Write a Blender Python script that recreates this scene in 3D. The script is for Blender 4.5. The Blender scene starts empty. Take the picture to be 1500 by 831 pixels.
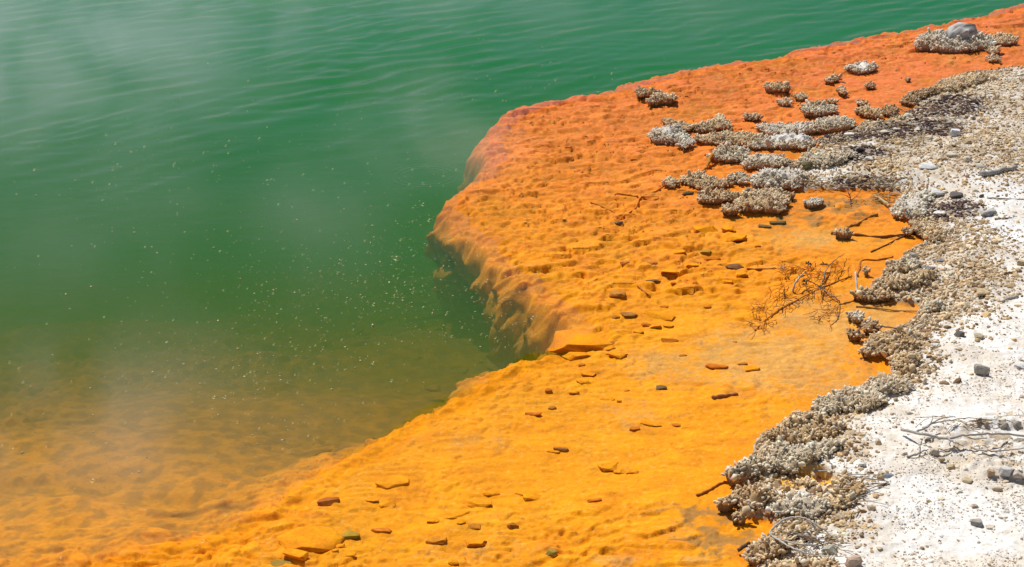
import bpy, bmesh, math, random
import numpy as np
from mathutils import Vector, Matrix, noise as mnoise

S = bpy.context.scene
COL = S.collection
rad = math.radians

# ------------------------------------------------------------------ camera
CAM_H, PITCH, HFOV = 4.0, rad(23.0), rad(36.0)
PW, PH = 1500.0, 831.0                       # the photograph's own size: pixel positions below are read in it
FPX = (PW / 2) / math.tan(HFOV / 2)
cam = bpy.data.objects.new('camera', bpy.data.cameras.new('camera'))
COL.objects.link(cam)
cam.location = (0, 0, CAM_H)
cam.rotation_euler = (rad(90) - PITCH, 0, 0)
cam.data.sensor_fit = 'HORIZONTAL'
cam.data.angle = HFOV
cam.data.clip_start, cam.data.clip_end = 0.1, 2000
S.camera = cam

# ------------------------------------------------------------------ light
SUN_EL, SUN_AZ = rad(56), rad(-34)           # azimuth from the view direction (+Y), negative to the west of it
sun = bpy.data.objects.new('sun', bpy.data.lights.new('sun', 'SUN'))
COL.objects.link(sun)
sun.data.energy, sun.data.angle, sun.data.color = 4.6, rad(0.53), (1.0, 0.975, 0.93)
to_sun = Vector((math.sin(SUN_AZ) * math.cos(SUN_EL), math.cos(SUN_AZ) * math.cos(SUN_EL), math.sin(SUN_EL)))
sun.rotation_euler = to_sun.to_track_quat('Z', 'Y').to_euler()
W = bpy.data.worlds.new('World'); S.world = W; W.use_nodes = True
sky = W.node_tree.nodes.new('ShaderNodeTexSky')
sky.sky_type = 'NISHITA'; sky.sun_disc = False
sky.sun_elevation, sky.sun_rotation = SUN_EL, SUN_AZ
sky.air_density, sky.dust_density, sky.ozone_density = 1.0, 0.8, 1.4
bg = W.node_tree.nodes['Background']
bg.inputs['Strength'].default_value = 0.055
W.node_tree.links.new(sky.outputs[0], bg.inputs['Color'])
S.view_settings.view_transform = 'Standard'; S.view_settings.look = 'None'
S.view_settings.exposure = 0.0; S.view_settings.gamma = 1.0
S.cycles.use_denoising = True
S.cycles.max_bounces, S.cycles.transparent_max_bounces = 8, 24
S.cycles.volume_bounces = 2
S.cycles.sample_clamp_indirect = 3.0
S.cycles.sample_clamp_direct = 6.0
S.cycles.volume_max_steps = 128

# ------------------------------------------------------------------ helpers
rng = np.random.default_rng(7)

def ray(u, v):
    a, b = (u - PW / 2) / FPX, (PH / 2 - v) / FPX
    c, s = math.cos(PITCH), math.sin(PITCH)
    return np.array([a, c + b * s, -s + b * c])

def at(u, v, z=0.0):
    """the point at height z seen at pixel (u, v) of the photograph"""
    d = ray(u, v); t = (CAM_H - z) / -d[2]
    return np.array([d[0] * t, d[1] * t, z])

def pxm(u, v):
    """metres that one pixel of the photograph covers at the water level there"""
    d = ray(u, v)
    return CAM_H / -d[2] / FPX * 1.0

def sstep(a, b, x):
    t = np.clip((x - a) / (b - a), 0, 1); return t * t * (3 - 2 * t)

_perm = np.random.default_rng(11).permutation(4096)
_ang = np.random.default_rng(12).random(4096) * 2 * np.pi
_G = np.stack([np.cos(_ang), np.sin(_ang)], 1)
def _h(ix, iy, seed):
    return _perm[(_perm[(ix + seed * 131) & 4095] + iy) & 4095]
def pn(x, y, seed=0):
    x = np.asarray(x, float); y = np.asarray(y, float)
    ix = np.floor(x).astype(np.int64); iy = np.floor(y).astype(np.int64)
    fx, fy = x - ix, y - iy
    def g(a, b):
        k = _G[_h(ix + a, iy + b, seed)]
        return k[..., 0] * (fx - a) + k[..., 1] * (fy - b)
    u = fx * fx * fx * (fx * (fx * 6 - 15) + 10); w = fy * fy * fy * (fy * (fy * 6 - 15) + 10)
    return 1.5 * ((g(0, 0) * (1 - u) + g(1, 0) * u) * (1 - w) + (g(0, 1) * (1 - u) + g(1, 1) * u) * w)
def fbm(x, y, oct=4, seed=0, gain=0.5):
    r, a, f = 0, 1.0, 1.0
    for o in range(oct):
        r = r + a * pn(x * f, y * f, seed + o); a *= gain; f *= 2.03
    return r
def plates(x, y, seed=0, soft=26.0):
    """overlapping flakes: cells whose surface rises towards -y and ends in a scarp; returns (height 0..1, cell random)"""
    ix = np.floor(x).astype(np.int64); iy = np.floor(y).astype(np.int64)
    W_ = np.zeros(x.shape); H_ = np.zeros(x.shape); R_ = np.zeros(x.shape)
    for a in (-1, 0, 1):
        for b in (-1, 0, 1):
            h = _h(ix + a, iy + b, seed); h2 = _perm[(h + 77) & 4095]
            cx = ix + a + 0.1 + 0.8 * h / 4096.0; cy = iy + b + 0.1 + 0.8 * h2 / 4096.0
            d = (x - cx) ** 2 + (y - cy) ** 2
            br = _perm[(h2 + 5) & 4095] / 4096.0
            w = np.exp(-soft * d) + 1e-12
            W_ += w; H_ += w * np.clip(0.5 - (y - cy) * 0.9 + (x - cx) * .25 * (h2 / 2048.0 - 1) - .06 * d, -.3, 1.4) * (0.3 + 0.7 * br); R_ += w * br
    return H_ / W_, R_ / W_

def seg_dist(x, y, P):
    best = np.full(x.shape, 1e18)
    for (ax, ay), (bx, by) in zip(P[:-1], P[1:]):
        dx, dy = bx - ax, by - ay
        t = np.clip(((x - ax) * dx + (y - ay) * dy) / (dx * dx + dy * dy + 1e-12), 0, 1)
        best = np.minimum(best, (x - ax - t * dx) ** 2 + (y - ay - t * dy) ** 2)
    return np.sqrt(best)
def inside(x, y, P):
    r = np.zeros(x.shape, bool); n = len(P)
    for i in range(n):
        ax, ay = P[i]; bx, by = P[(i + 1) % n]
        if ay == by: continue
        c = ((ay > y) != (by > y)) & (x < (bx - ax) * (y - ay) / (by - ay) + ax)
        r ^= c
    return r

def mesh_np(name, V, F, mat=None, colors=None, parent=None, smooth=True, link=True):
    """V (n,3); F list of arrays (m,k) of vertex indices"""
    me = bpy.data.meshes.new(name)
    V = np.asarray(V, np.float32)
    F = [np.asarray(f, np.int32) for f in F if len(f)]
    idx = np.concatenate([f.ravel() for f in F]); cnt = np.concatenate([np.full(len(f), f.shape[1], np.int32) for f in F])
    me.vertices.add(len(V)); me.vertices.foreach_set('co', V.ravel())
    me.loops.add(len(idx)); me.loops.foreach_set('vertex_index', idx)
    me.polygons.add(len(cnt))
    me.polygons.foreach_set('loop_start', np.concatenate([[0], np.cumsum(cnt)[:-1]]).astype(np.int32))
    me.polygons.foreach_set('use_smooth', np.full(len(cnt), smooth))
    me.update(calc_edges=True)
    if colors is not None:
        ca = me.color_attributes.new('tint', 'FLOAT_COLOR', 'POINT')
        c = np.ones((len(V), 4), np.float32); c[:, :3] = colors
        ca.data.foreach_set('color', c.ravel())
    if mat: me.materials.append(mat)
    if not link: return me
    o = bpy.data.objects.new(name, me); COL.objects.link(o)
    if parent: o.parent = parent
    return o

def tag(o, label=None, cat=None, group=None, kind=None):
    if label: o['label'] = label
    if cat: o['category'] = cat
    if group: o['group'] = group
    if kind: o['kind'] = kind
    return o

# ------------------------------------------------------------------ materials
def new_mat(name):
    m = bpy.data.materials.new(name); m.use_nodes = True
    nt = m.node_tree
    return m, nt, nt.nodes, nt.links, nt.nodes['Principled BSDF'], nt.nodes['Material Output']

def tint_mat(name, rough=0.85, bump=0.25, scale=90, var=0.25, coat=0.0, spec=0.3, varscale=None, coat_rough=0.15, dist=0.01):
    """colour from the mesh's own tint, broken up by noise, with a fine grain in relief"""
    m, nt, N, L, b, out = new_mat(name)
    a = N.new('ShaderNodeVertexColor'); a.layer_name = 'tint'
    geo = N.new('ShaderNodeNewGeometry')
    n1 = N.new('ShaderNodeTexNoise'); n1.inputs['Scale'].default_value = varscale or scale * 0.5; n1.inputs['Detail'].default_value = 6
    n1.inputs['Roughness'].default_value = 0.7
    L.new(geo.outputs['Position'], n1.inputs['Vector'])
    mr = N.new('ShaderNodeMapRange'); mr.inputs['From Min'].default_value = 0.25; mr.inputs['From Max'].default_value = 0.75
    mr.inputs['To Min'].default_value = 1 - var; mr.inputs['To Max'].default_value = 1 + var
    L.new(n1.outputs['Fac'], mr.inputs['Value'])
    mx = N.new('ShaderNodeVectorMath'); mx.operation = 'SCALE'
    L.new(a.outputs['Color'], mx.inputs[0]); L.new(mr.outputs[0], mx.inputs['Scale'])
    L.new(mx.outputs[0], b.inputs['Base Color'])
    n2 = N.new('ShaderNodeTexNoise'); n2.inputs['Scale'].default_value = scale; n2.inputs['Detail'].default_value = 5
    n2.inputs['Roughness'].default_value = 0.65
    L.new(geo.outputs['Position'], n2.inputs['Vector'])
    bp = N.new('ShaderNodeBump'); bp.inputs['Strength'].default_value = bump; bp.inputs['Distance'].default_value = dist
    L.new(n2.outputs['Fac'], bp.inputs['Height']); L.new(bp.outputs[0], b.inputs['Normal'])
    b.inputs['Roughness'].default_value = rough
    b.inputs['Specular IOR Level'].default_value = spec
    b.inputs['Coat Weight'].default_value = coat; b.inputs['Coat Roughness'].default_value = coat_rough; b.inputs['Coat IOR'].default_value = 1.33
    return m

M_ledge = tint_mat('orange_sinter', rough=0.8, bump=0.5, scale=70, var=0.18, spec=0.04, coat=0.0, varscale=28, coat_rough=0.4)
def wet_film(m, weight):
    """the thin level water film over the flooded ledge"""
    nt = m.node_tree; N, L = nt.nodes, nt.links; b = N['Principled BSDF']
    geo = N.new('ShaderNodeNewGeometry'); no = N.new('ShaderNodeTexNoise'); no.inputs['Scale'].default_value = 9; no.inputs['Detail'].default_value = 2
    L.new(geo.outputs['Position'], no.inputs['Vector'])
    a = N.new('ShaderNodeVectorMath'); a.operation = 'MULTIPLY_ADD'; L.new(no.outputs['Color'], a.inputs[0]); a.inputs[1].default_value = (.10, .10, 0); a.inputs[2].default_value = (-.05, -.05, 1)
    n = N.new('ShaderNodeVectorMath'); n.operation = 'NORMALIZE'; L.new(a.outputs[0], n.inputs[0]); L.new(n.outputs[0], b.inputs['Coat Normal'])
    sp = N.new('ShaderNodeSeparateXYZ'); L.new(geo.outputs['Normal'], sp.inputs[0])
    fl = N.new('ShaderNodeMapRange'); fl.interpolation_type = 'SMOOTHSTEP'; L.new(sp.outputs['Z'], fl.inputs['Value'])
    fl.inputs['From Min'].default_value = .80; fl.inputs['From Max'].default_value = .96; fl.inputs['To Max'].default_value = weight
    L.new(fl.outputs[0], b.inputs['Coat Weight'])
    b.inputs['Coat Weight'].default_value = weight; b.inputs['Coat Roughness'].default_value = .08; b.inputs['Coat IOR'].default_value = 1.33
wet_film(M_ledge, .45)
M_ground = tint_mat('white_sinter', rough=0.95, bump=0.45, scale=85, var=0.10, spec=0.12, varscale=70, dist=0.010)
M_knob = tint_mat('crust_knobs', rough=0.9, bump=0.3, scale=220, var=0.2, spec=0.2, dist=0.004)
M_crust = tint_mat('crust_body', rough=0.9, bump=0.5, scale=120, var=0.25, spec=0.2, dist=0.008)
M_stone = tint_mat('stone', rough=0.9, bump=0.7, scale=110, var=0.32, spec=0.12, dist=0.006)
M_wet = tint_mat('coated_stone', rough=0.75, bump=0.5, scale=110, var=0.25, coat=0.0, spec=0.05, dist=0.006)
M_gravel = tint_mat('gravel_grain', rough=0.95, bump=0.2, scale=150, var=0.15, spec=0.15, dist=0.004)
M_wood = tint_mat('dead_wood', rough=0.85, bump=0.4, scale=160, var=0.25, spec=0.2, dist=0.004)

# ------------------------------------------------------------------ the lie of the land
def px_line(P, z=0.0): return [tuple(at(u, v, z)[:2]) for u, v in P]

BROW_PX = [(1500, 4), (1400, 25), (1250, 54), (1130, 78), (1050, 88), (1000, 97), (940, 112), (900, 124), (830, 138), (770, 148), (735, 160), (708, 182),
           (692, 210), (692, 238), (672, 262), (645, 283), (630, 305), (642, 325), (668, 345), (690, 358), (705, 380), (728, 398), (752, 410), (775, 432), (800, 452),
           (832, 478), (815, 488), (790, 497), (745, 512), (712, 524), (690, 542), (650, 562), (600, 588), (560, 606), (530, 624), (480, 655), (440, 684),
           (405, 712), (372, 742), (320, 772), (210, 796), (100, 815), (0, 830), (-200, 860)]
BROW = [(60.0, 52.0), (14.0, 23.0)] + px_line([(1640, -22)]) + px_line(BROW_PX) + [(-9.0, 4.2), (-30.0, -3.0)]
BROW_POLY = BROW + [(-30.0, -60.0), (400.0, -60.0), (400.0, 52.0)]
SHORE_PX = [(1500, 97), (1440, 106), (1400, 110), (1376, 116), (1368, 128), (1330, 140), (1322, 150), (1345, 158), (1310, 172), (1290, 178), (1260, 180), (1245, 190),
            (1205, 200), (1200, 215), (1170, 225), (1150, 245), (1180, 262), (1150, 276), (1190, 276), (1240, 278), (1290, 279), (1322, 284), (1312, 300), (1318, 316),
            (1342, 330), (1364, 350), (1330, 366), (1308, 382), (1296, 398), (1276, 418), (1268, 430), (1300, 438), (1345, 446), (1352, 462), (1330, 478), (1276, 492),
            (1264, 512), (1300, 524), (1312, 544), (1262, 560), (1198, 586), (1190, 606), (1158, 610), (1130, 630), (1110, 660), (1080, 684), (1066, 700), (1100, 712),
            (1078, 730), (1070, 750), (1130, 752), (1140, 768), (1128, 784), (1098, 806), (1110, 835), (1085, 900)]
SHORE = [(60.0, 47.0), (14.0, 19.5)] + px_line([(1640, 78)]) + px_line(SHORE_PX) + [(0.6, 4.6), (-3.0, 3.2), (-30.0, -8.0)]
SHORE_POLY = SHORE + [(-30.0, -60.0), (400.0, -60.0), (400.0, 47.0)]

FLOOR = [(100, 50, 4), (600, 50, 4), (900, 80, 4), (1300, 10, 4), (300, 250, 3.2), (600, 300, 2.6), (100, 300, 2.9), (450, 380, 1.9), (600, 390, 1.6), (150, 410, 2.0), (300, 400, 1.95), (120, 470, 1.45), (300, 460, 1.45),
         (180, 520, .98), (60, 520, .98), (420, 510, 1.0), (600, 450, 1.2), (690, 420, 1.35), (760, 475, 1.0), (470, 470, 1.2), (650, 530, .78), (500, 550, .78), (350, 555, .72), (200, 565, .66), (60, 565, .66), (500, 620, .50), (400, 640, .44), (250, 605, .46), (80, 605, .44),
         (50, 650, .27), (220, 655, .28), (50, 700, .17), (200, 700, .18), (350, 700, .25), (300, 750, .15), (100, 770, .10), (200, 800, .06), (50, 820, .05), (-150, 700, .16), (-200, 560, .6), (-200, 480, 1.2)]
_fx = np.array([at(u, v, -d)[:2] for u, v, d in FLOOR]); _fd = np.array([d for *_, d in FLOOR])

def floor_depth(x, y):
    w = 0; s = 0
    for (fx, fy), d in zip(_fx, _fd):
        k = 1.0 / ((x - fx) ** 2 + ((y - fy) * 0.8) ** 2 + 0.22) ** 1.8
        w = w + k; s = s + k * d
    return s / w

def blob(x, y, u, v, ru, rv):
    """soft ellipse round the ground point seen at pixel (u, v); radii in pixels"""
    c = at(u, v); ax = abs(at(u + ru, v)[0] - c[0]); ay = abs(at(u, v - rv)[1] - at(u, v + rv)[1]) / 2
    return np.exp(-(((x - c[0]) / ax) ** 2 + ((y - c[1]) / ay) ** 2))
def blobs(x, y, L):
    r = 0
    for b in L: r = np.maximum(r, blob(x, y, *b[:4]) * (b[4] if len(b) > 4 else 1))
    return r

SMOOTH = [(800, 660, 330, 110, .9), (950, 590, 200, 70, .95), (1000, 720, 120, 60, .8), (650, 730, 200, 70, .75), (1080, 520, 220, 70), (1180, 470, 120, 60), (1000, 470, 90, 40), (900, 640, 220, 60), (800, 700, 200, 60), (1150, 330, 90, 40), (1240, 350, 100, 40), (960, 700, 160, 50), (620, 760, 160, 40), (1280, 500, 90, 60)]
SAND = [(1130, 520, 150, 60), (1210, 470, 90, 50), (1180, 550, 110, 30), (990, 530, 120, 40, .7), (1300, 460, 70, 40), (1190, 345, 90, 25, .7), (930, 600, 100, 40, .5), (700, 640, 110, 30, .45), (700, 800, 150, 25, .5), (1120, 735, 20, 10), (900, 815, 50, 12, .8), (1020, 815, 25, 10, .9), (1000, 770, 60, 25, .5), (1400, 85, 60, 16, .5), (1110, 790, 40, 14, .6)]
REDS = [(760, 180, 80, 40), (1150, 100, 200, 30, .9), (860, 200, 160, 70, .8), (1000, 130, 250, 50, .7), (1300, 60, 260, 40, .6), (1000, 240, 120, 50, .6), (1250, 530, 70, 14, .7), (1230, 545, 60, 14, .6), (1270, 520, 30, 14), (1110, 315, 120, 20, .5), (1260, 310, 60, 20, .5)]
GREY = [(1050, 790, 60, 18), (1010, 745, 60, 12, .8), (1230, 300, 60, 16), (1180, 320, 60, 12, .7), (1060, 750, 60, 18, .7), (1030, 765, 50, 16, .6), (1090, 775, 30, 10, .7), (1300, 290, 40, 12, .8), (1150, 592, 40, 6, .5), (1110, 640, 30, 8, .5), (1290, 350, 40, 10, .5)]

def terrain(x, y, want=False):
    x = np.asarray(x, float); y = np.asarray(y, float)
    n1 = pn(x * 1.7, y * 1.7, 1); n2 = pn(x * 5.3, y * 5.3, 2); n3 = pn(x * 14, y * 14, 3)
    wx = x + 0.05 * n1 + 0.035 * n2 + 0.012 * n3
    wy = y + 0.05 * pn(x * 1.7, y * 1.7, 21) + 0.04 * pn(x * 5.3, y * 5.3, 22) + 0.014 * pn(x * 14, y * 14, 23)
    db = seg_dist(wx, wy, BROW) * np.where(inside(wx, wy, BROW_POLY), -1, 1)      # > 0 in the pool
    ds = seg_dist(wx, wy, SHORE) * np.where(inside(wx, wy, SHORE_POLY), 1, -1)    # > 0 on land
    db = db + .11 * (1 - np.clip(blobs(x, y, [(300, 760, 330, 80)]), 0, 1)) * sstep(16, 10, y)
    L = 0.008 + 0.024 * sstep(0, 1.6, -ds)
    ld = np.maximum(-db, 0)
    L = L + (0.05 - .042 * sstep(9.5, 13, y)) * np.exp(-(ld / 0.13) ** 2)
    # flakes and lumps of the ledge
    smooth = np.clip(blobs(x, y, SMOOTH), 0, 1)
    rough = (1 - 0.85 * smooth)
    wq = 0.35 * pn(x * 3, y * 3, 31)
    sk = 0.25
    p1, r1 = plates((x + sk * y) * 4.8 + wq, (y - 0.22 * x) * 7.0 + 0.5 * pn(x * 4, y * 4, 32), 5, 16.0)
    p2, r2 = plates((x + sk * y) * 9.5 + 2 * wq, (y - 0.22 * x) * 13 + 0.6 * pn(x * 9, y * 9, 33), 6, 26.0)
    patch = sstep(-0.25, 0.45, fbm(x * 1.1, y * 1.1, 3, 41))
    patch2 = sstep(-0.3, 0.4, fbm(x * 1.9, y * 1.9, 3, 44))
    flat1 = 1 - .8 * np.clip(blobs(x, y, [(560, 680, 330, 110)]), 0, 1)
    relief = ((0.030 + .034 * sstep(8, 11, y)) * flat1 * p1 * (0.25 + 0.75 * patch) + (0.020 + 0.022 * sstep(7.5, 11, y)) * p2 * (0.35 + 0.65 * patch2)) * rough + 0.006 * (.35 + .65 * rough) * fbm(x * 8, y * 8, 4, 51) + 0.010 * fbm(x * 2.2, y * 2.2, 3, 55) - 0.016 * rough * sstep(.62, .92, 1 - np.abs(fbm(x * 4.2 + 2 * wq, y * 7.5, 3, 57))) + .007 * (0.05 + 0.95 * rough) * (1 - np.abs(fbm(x * 13, y * 19, 3, 58)))
    z = -L + relief * sstep(-0.05, 0.35, -ds) - 0.012
    z = np.minimum(z, -0.006 + 0 * z)
    # wall and floor of the pool
    F = floor_depth(x, y)
    near = blobs(x, y, [(560, 610, 130, 60), (400, 720, 150, 70), (150, 800, 260, 60), (690, 530, 60, 30)])
    wd = 0.27 + 0.55 * np.clip(near, 0, 1) + .08 * n2
    t = np.clip(db / wd, 0, 1)
    wall = (.18 * t + .82 * t ** 2.4) * (1 - near) + near * t * (2 - t)
    lump = 0.055 * fbm(x * 2.6, y * 2.6, 5, 61) + 0.05 * (np.abs(fbm(x * 5 + .5 * n2, y * 5 + .5 * n1, 3, 63)) - .3) + 0.02 * fbm(x * 14, y * 14, 3, 65)
    zp = -(0.07 + np.maximum(F - 0.07, 0.03) * wall) + lump * sstep(0, 0.15, db) * np.clip(F * 2.2, 0.12, 1) * (1 - .86 * np.clip(1.4 * blobs(x, y, [(560, 470, 200, 90), (600, 400, 140, 90), (300, 500, 250, 70), (150, 600, 260, 70), (180, 680, 240, 50, .75), (420, 610, 110, 50, .8)]), 0, 1) * sstep(.15, .5, db))
    zp = zp + .07 * np.clip(blobs(x, y, [(170, 690, 260, 70)]), 0, 1) * (fbm(x * 1.3, y * 2.0, 3, 67) + .45 * (plates(x * 1.6 + wq, y * 2.2, 9, 20.0)[0] - .4)) * np.clip(F * 5, .3, 1)
    zp = zp + relief * (1 - t)
    zp = np.minimum(zp, -0.02)
    k = sstep(-0.06, 0.06, db)
    z = z * (1 - k) + zp * k
    # the shore
    land = 0.012 + 0.05 * sstep(0, 0.45, ds) + 0.035 * np.maximum(ds, 0) / (1 + 0.25 * np.maximum(ds, 0))
    land = land + sstep(0.02, 0.3, ds) * (0.010 * fbm(x * 5, y * 5, 4, 71) + 0.0035 * fbm(x * 22, y * 22, 3, 72) + 0.02 * pn(x * 1.3, y * 1.3, 73))
    ridge = blobs(x, y, [(1400, 665, 45, 22, .8), (1440, 690, 50, 26), (1480, 700, 60, 30), (1470, 640, 60, 16, .6)])
    rq = np.clip(ridge * 1.5 + .35 * fbm(x * 7, y * 7, 3, 77) - .25, 0, 1)
    land = land + sstep(.12, .60, rq) * (.022 + .022 * np.abs(fbm(x * 6, y * 6, 3, 75)) + .012 * np.abs(pn(x * 19, y * 19, 76)))
    puddle = blobs(x, y, [(1165, 708, 34, 13), (1150, 712, 40, 11), (1205, 716, 20, 14)])
    pud = sstep(0.25, 0.55, puddle)
    kl = sstep(-0.03, 0.03, ds)
    z = z * (1 - kl) + land * kl
    z = z * (1 - pud) + np.minimum(z, 0.012) * pud
    if not want: return z
    return dict(z=z, db=db, ds=ds, p1=p1, r1=r1, r2=r2, smooth=smooth, pud=pud, F=F, ridge=ridge, t=t)

def grid_lookup(G, x, y):
    """a quantity of the land sheet at any ground point, between its grid points"""
    x = np.asarray(x, float); y = np.maximum(np.asarray(y, float), .7)
    a, b = x / y, np.log(y)
    i = np.clip(np.searchsorted(G_S, a) - 1, 0, len(G_S) - 2); j = np.clip(np.searchsorted(G_L, b) - 1, 0, len(G_L) - 2)
    fa = np.clip((a - G_S[i]) / (G_S[i + 1] - G_S[i]), 0, 1); fb = np.clip((b - G_L[j]) / (G_L[j + 1] - G_L[j]), 0, 1)
    return (G[j, i] * (1 - fa) + G[j, i + 1] * fa) * (1 - fb) + (G[j + 1, i] * (1 - fa) + G[j + 1, i + 1] * fa) * fb
def land_z(x, y): return grid_lookup(G_Z, x, y)
def hz(x, y): return float(land_z(np.array([x]), np.array([y]))[0])

def place(u, v, off=0.0, above=None):
    """the ground point seen at pixel (u, v), lifted by off (or never below height above)"""
    z = 0.0
    for _ in range(7):
        p = at(u, v, z); zn = hz(p[0], p[1]) + off
        if above is not None: zn = max(zn, above)
        z = 0.5 * z + 0.5 * zn
    p = at(u, v, z); return np.array([p[0], p[1], z])

def mix(a, b, t):
    t = np.clip(t, 0, 1)[:, None]; return a * (1 - t) + b * t

GRAVELLY = [(1400, 160, 130, 50), (1300, 220, 110, 40), (1440, 230, 90, 50), (1330, 330, 60, 60), (1400, 350, 60, 40), (1350, 440, 70, 40), (1420, 420, 50, 30), (1290, 255, 60, 25), (1480, 130, 60, 30), (1235, 665, 26, 40, .6), (1225, 760, 26, 40, .6), (1330, 500, 30, 30, .8)]
DARK = [(1370, 168, 70, 14), (1330, 198, 80, 14), (1290, 205, 60, 12), (1400, 160, 50, 12, .8), (1250, 208, 60, 10, .8), (1220, 245, 50, 8, .9), (1390, 320, 50, 14, .7), (1270, 235, 40, 10, .7), (1180, 246, 50, 6, .8), (1265, 271, 50, 6, .8), (1170, 800, 24, 10, .9)]
YELLOW = [(1330, 160, 30, 10), (1310, 176, 24, 8), (1290, 258, 40, 7), (1180, 224, 24, 6), (1360, 432, 30, 8), (1245, 618, 30, 8), (1300, 614, 20, 6, .6), (1190, 775, 24, 10), (1165, 708, 60, 20), (1340, 470, 30, 10, .4), (1270, 790, 20, 16, .5), (1400, 335, 30, 10, .4)]
BEIGE = [(1450, 170, 120, 70), (1380, 250, 120, 50), (1420, 400, 80, 45), (1245, 775, 40, 40, .7), (1275, 675, 60, 30, .5), (1340, 545, 40, 30, .4), (1430, 680, 70, 26, .6), (1250, 690, 26, 14)]

def ground_colors(x, y, T):
    n = fbm(x * 2, y * 2, 4, 81); nf = fbm(x * 16, y * 16, 4, 85); nn = fbm(x * 45, y * 45, 3, 88)
    one = np.ones((len(x), 1))
    c = one * np.array([.83, .785, .73])
    c = mix(c, np.array([.70, .60, .48]), sstep(-.1, .7, n + .5 * nf) * .6)
    c = mix(c, np.array([.56, .45, .32]), blobs(x, y, BEIGE) * (.75 + .5 * nf))
    g = blobs(x, y, GRAVELLY) * (0.65 + 0.6 * nf)
    c = mix(c, np.array([.47, .385, .285]), g)
    c = mix(c, np.array([.25, .175, .11]), g * sstep(.15, .6, nn + .4 * nf) * .8)
    c = mix(c, np.array([.88, .85, .80]), sstep(.25, .6, fbm(x * 3.3, y * 3.3, 3, 91)) * .6 * (1 - .5 * g))
    c = mix(c, np.array([.80, .79, .78]), blobs(x, y, [(1470, 300, 50, 20), (1440, 285, 20, 22), (1450, 350, 70, 22), (1400, 360, 30, 20, .6), (1440, 185, 40, 10, .5)]))
    c = mix(c, np.array([.60, .44, .26]), sstep(.1, .4, T['ridge']) * sstep(.0, .5, nf + .3 * nn) * .6)
    c = mix(c, np.array([.055, .032, .034]), sstep(.25, .75, blobs(x, y, DARK) * (1 + 1.3 * nf + .8 * nn)) * .75)
    c = mix(c, np.array([.62, .36, .06]), sstep(.28, .65, blobs(x, y, YELLOW) * (1 + .6 * nf)) * .85)
    c = mix(c, np.array([.64, .53, .39]), sstep(.25, .75, fbm(x * 1.7, y * 2.6, 5, 93)) * .5)
    c = mix(c, np.array([.70, .70, .70]), sstep(.3, .7, fbm(x * 1.2, y * 2.1, 4, 95)) * .45)
    c = mix(c, np.array([.50, .40, .29]), sstep(.42, .7, fbm(x * 26, y * 34, 3, 97)) * .45)
    edge = np.exp(-np.maximum(T['ds'], 0) / 0.10)
    c = mix(c, np.array([.34, .235, .13]), edge * (.8 + .5 * nf))
    c = mix(c, np.array([.78, .42, .06]), T['pud'])
    return np.clip(c * (1 + .10 * nn[:, None]), 0.01, .9)

def ledge_colors(x, y, T):
    nf = fbm(x * 9, y * 9, 4, 101); n = fbm(x * 1.6, y * 1.6, 3, 105); nn = fbm(x * 40, y * 40, 3, 108)
    far = sstep(8.0, 15.0, y)
    one = np.ones((len(x), 1))
    c = mix(one * np.array([.95, .335, .003]), np.array([.82, .198, .048]), far)  # far tint holds extra blue, standing in for sky sheen on the water
    c = mix(c, np.array([.89, .37, .02]), sstep(.0, .8, n + .4 * nf) * .5 * (1 - .6 * far))
    c = mix(c, np.array([.74, .20, .03]), np.clip(blobs(x, y, REDS), 0, 1) * sstep(-.3, .5, nf + .5 * n) * .85)
    c = c * (.80 + .34 * (.6 * T['r1'] + .4 * T['r2']))[:, None]
    c = mix(c, np.array([.62, .16, .03]), sstep(.55, .9, T['r2']) * (.25 + .35 * far) * (1 - T['smooth']))
    c = mix(c, np.array([.68, .36, .095]), sstep(.25, .9, blobs(x, y, SAND) * (1 + .5 * nf + .5 * nn)) * .85)
    c = mix(c, np.array([.40, .125, .018]), sstep(.26, .62, nn * .7 + .45 * nf) * .6 * (1 - .4 * T['smooth']))
    c = mix(c, np.array([.92, .50, .10]), sstep(.35, .8, fbm(x * 30, y * 42, 3, 109)) * .45)
    c = mix(c, np.array([.60, .17, .02]), sstep(.2, .7, fbm(x * 3.1, y * 5.5, 4, 110)) * .35 * (1 - .5 * T['smooth']))
    c = mix(c, np.array([.36, .19, .055]), sstep(.30, .8, blobs(x, y, GREY) * (1 + 1.3 * nf + .5 * nn)) * .8)
    c = mix(c, np.array([.60, .21, .025]), np.exp(-np.maximum(-T['ds'], 0) / .05) * .6)
    # pool wall and floor: ochre coat mottled brown, browner down the wall
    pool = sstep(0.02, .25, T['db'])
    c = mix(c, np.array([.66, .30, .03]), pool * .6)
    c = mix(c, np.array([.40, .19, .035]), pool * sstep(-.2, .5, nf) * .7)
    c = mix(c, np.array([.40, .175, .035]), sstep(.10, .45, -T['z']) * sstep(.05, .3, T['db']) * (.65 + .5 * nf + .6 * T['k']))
    return np.clip(c * (1 + .08 * nn[:, None]), 0.008, .92)

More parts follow.
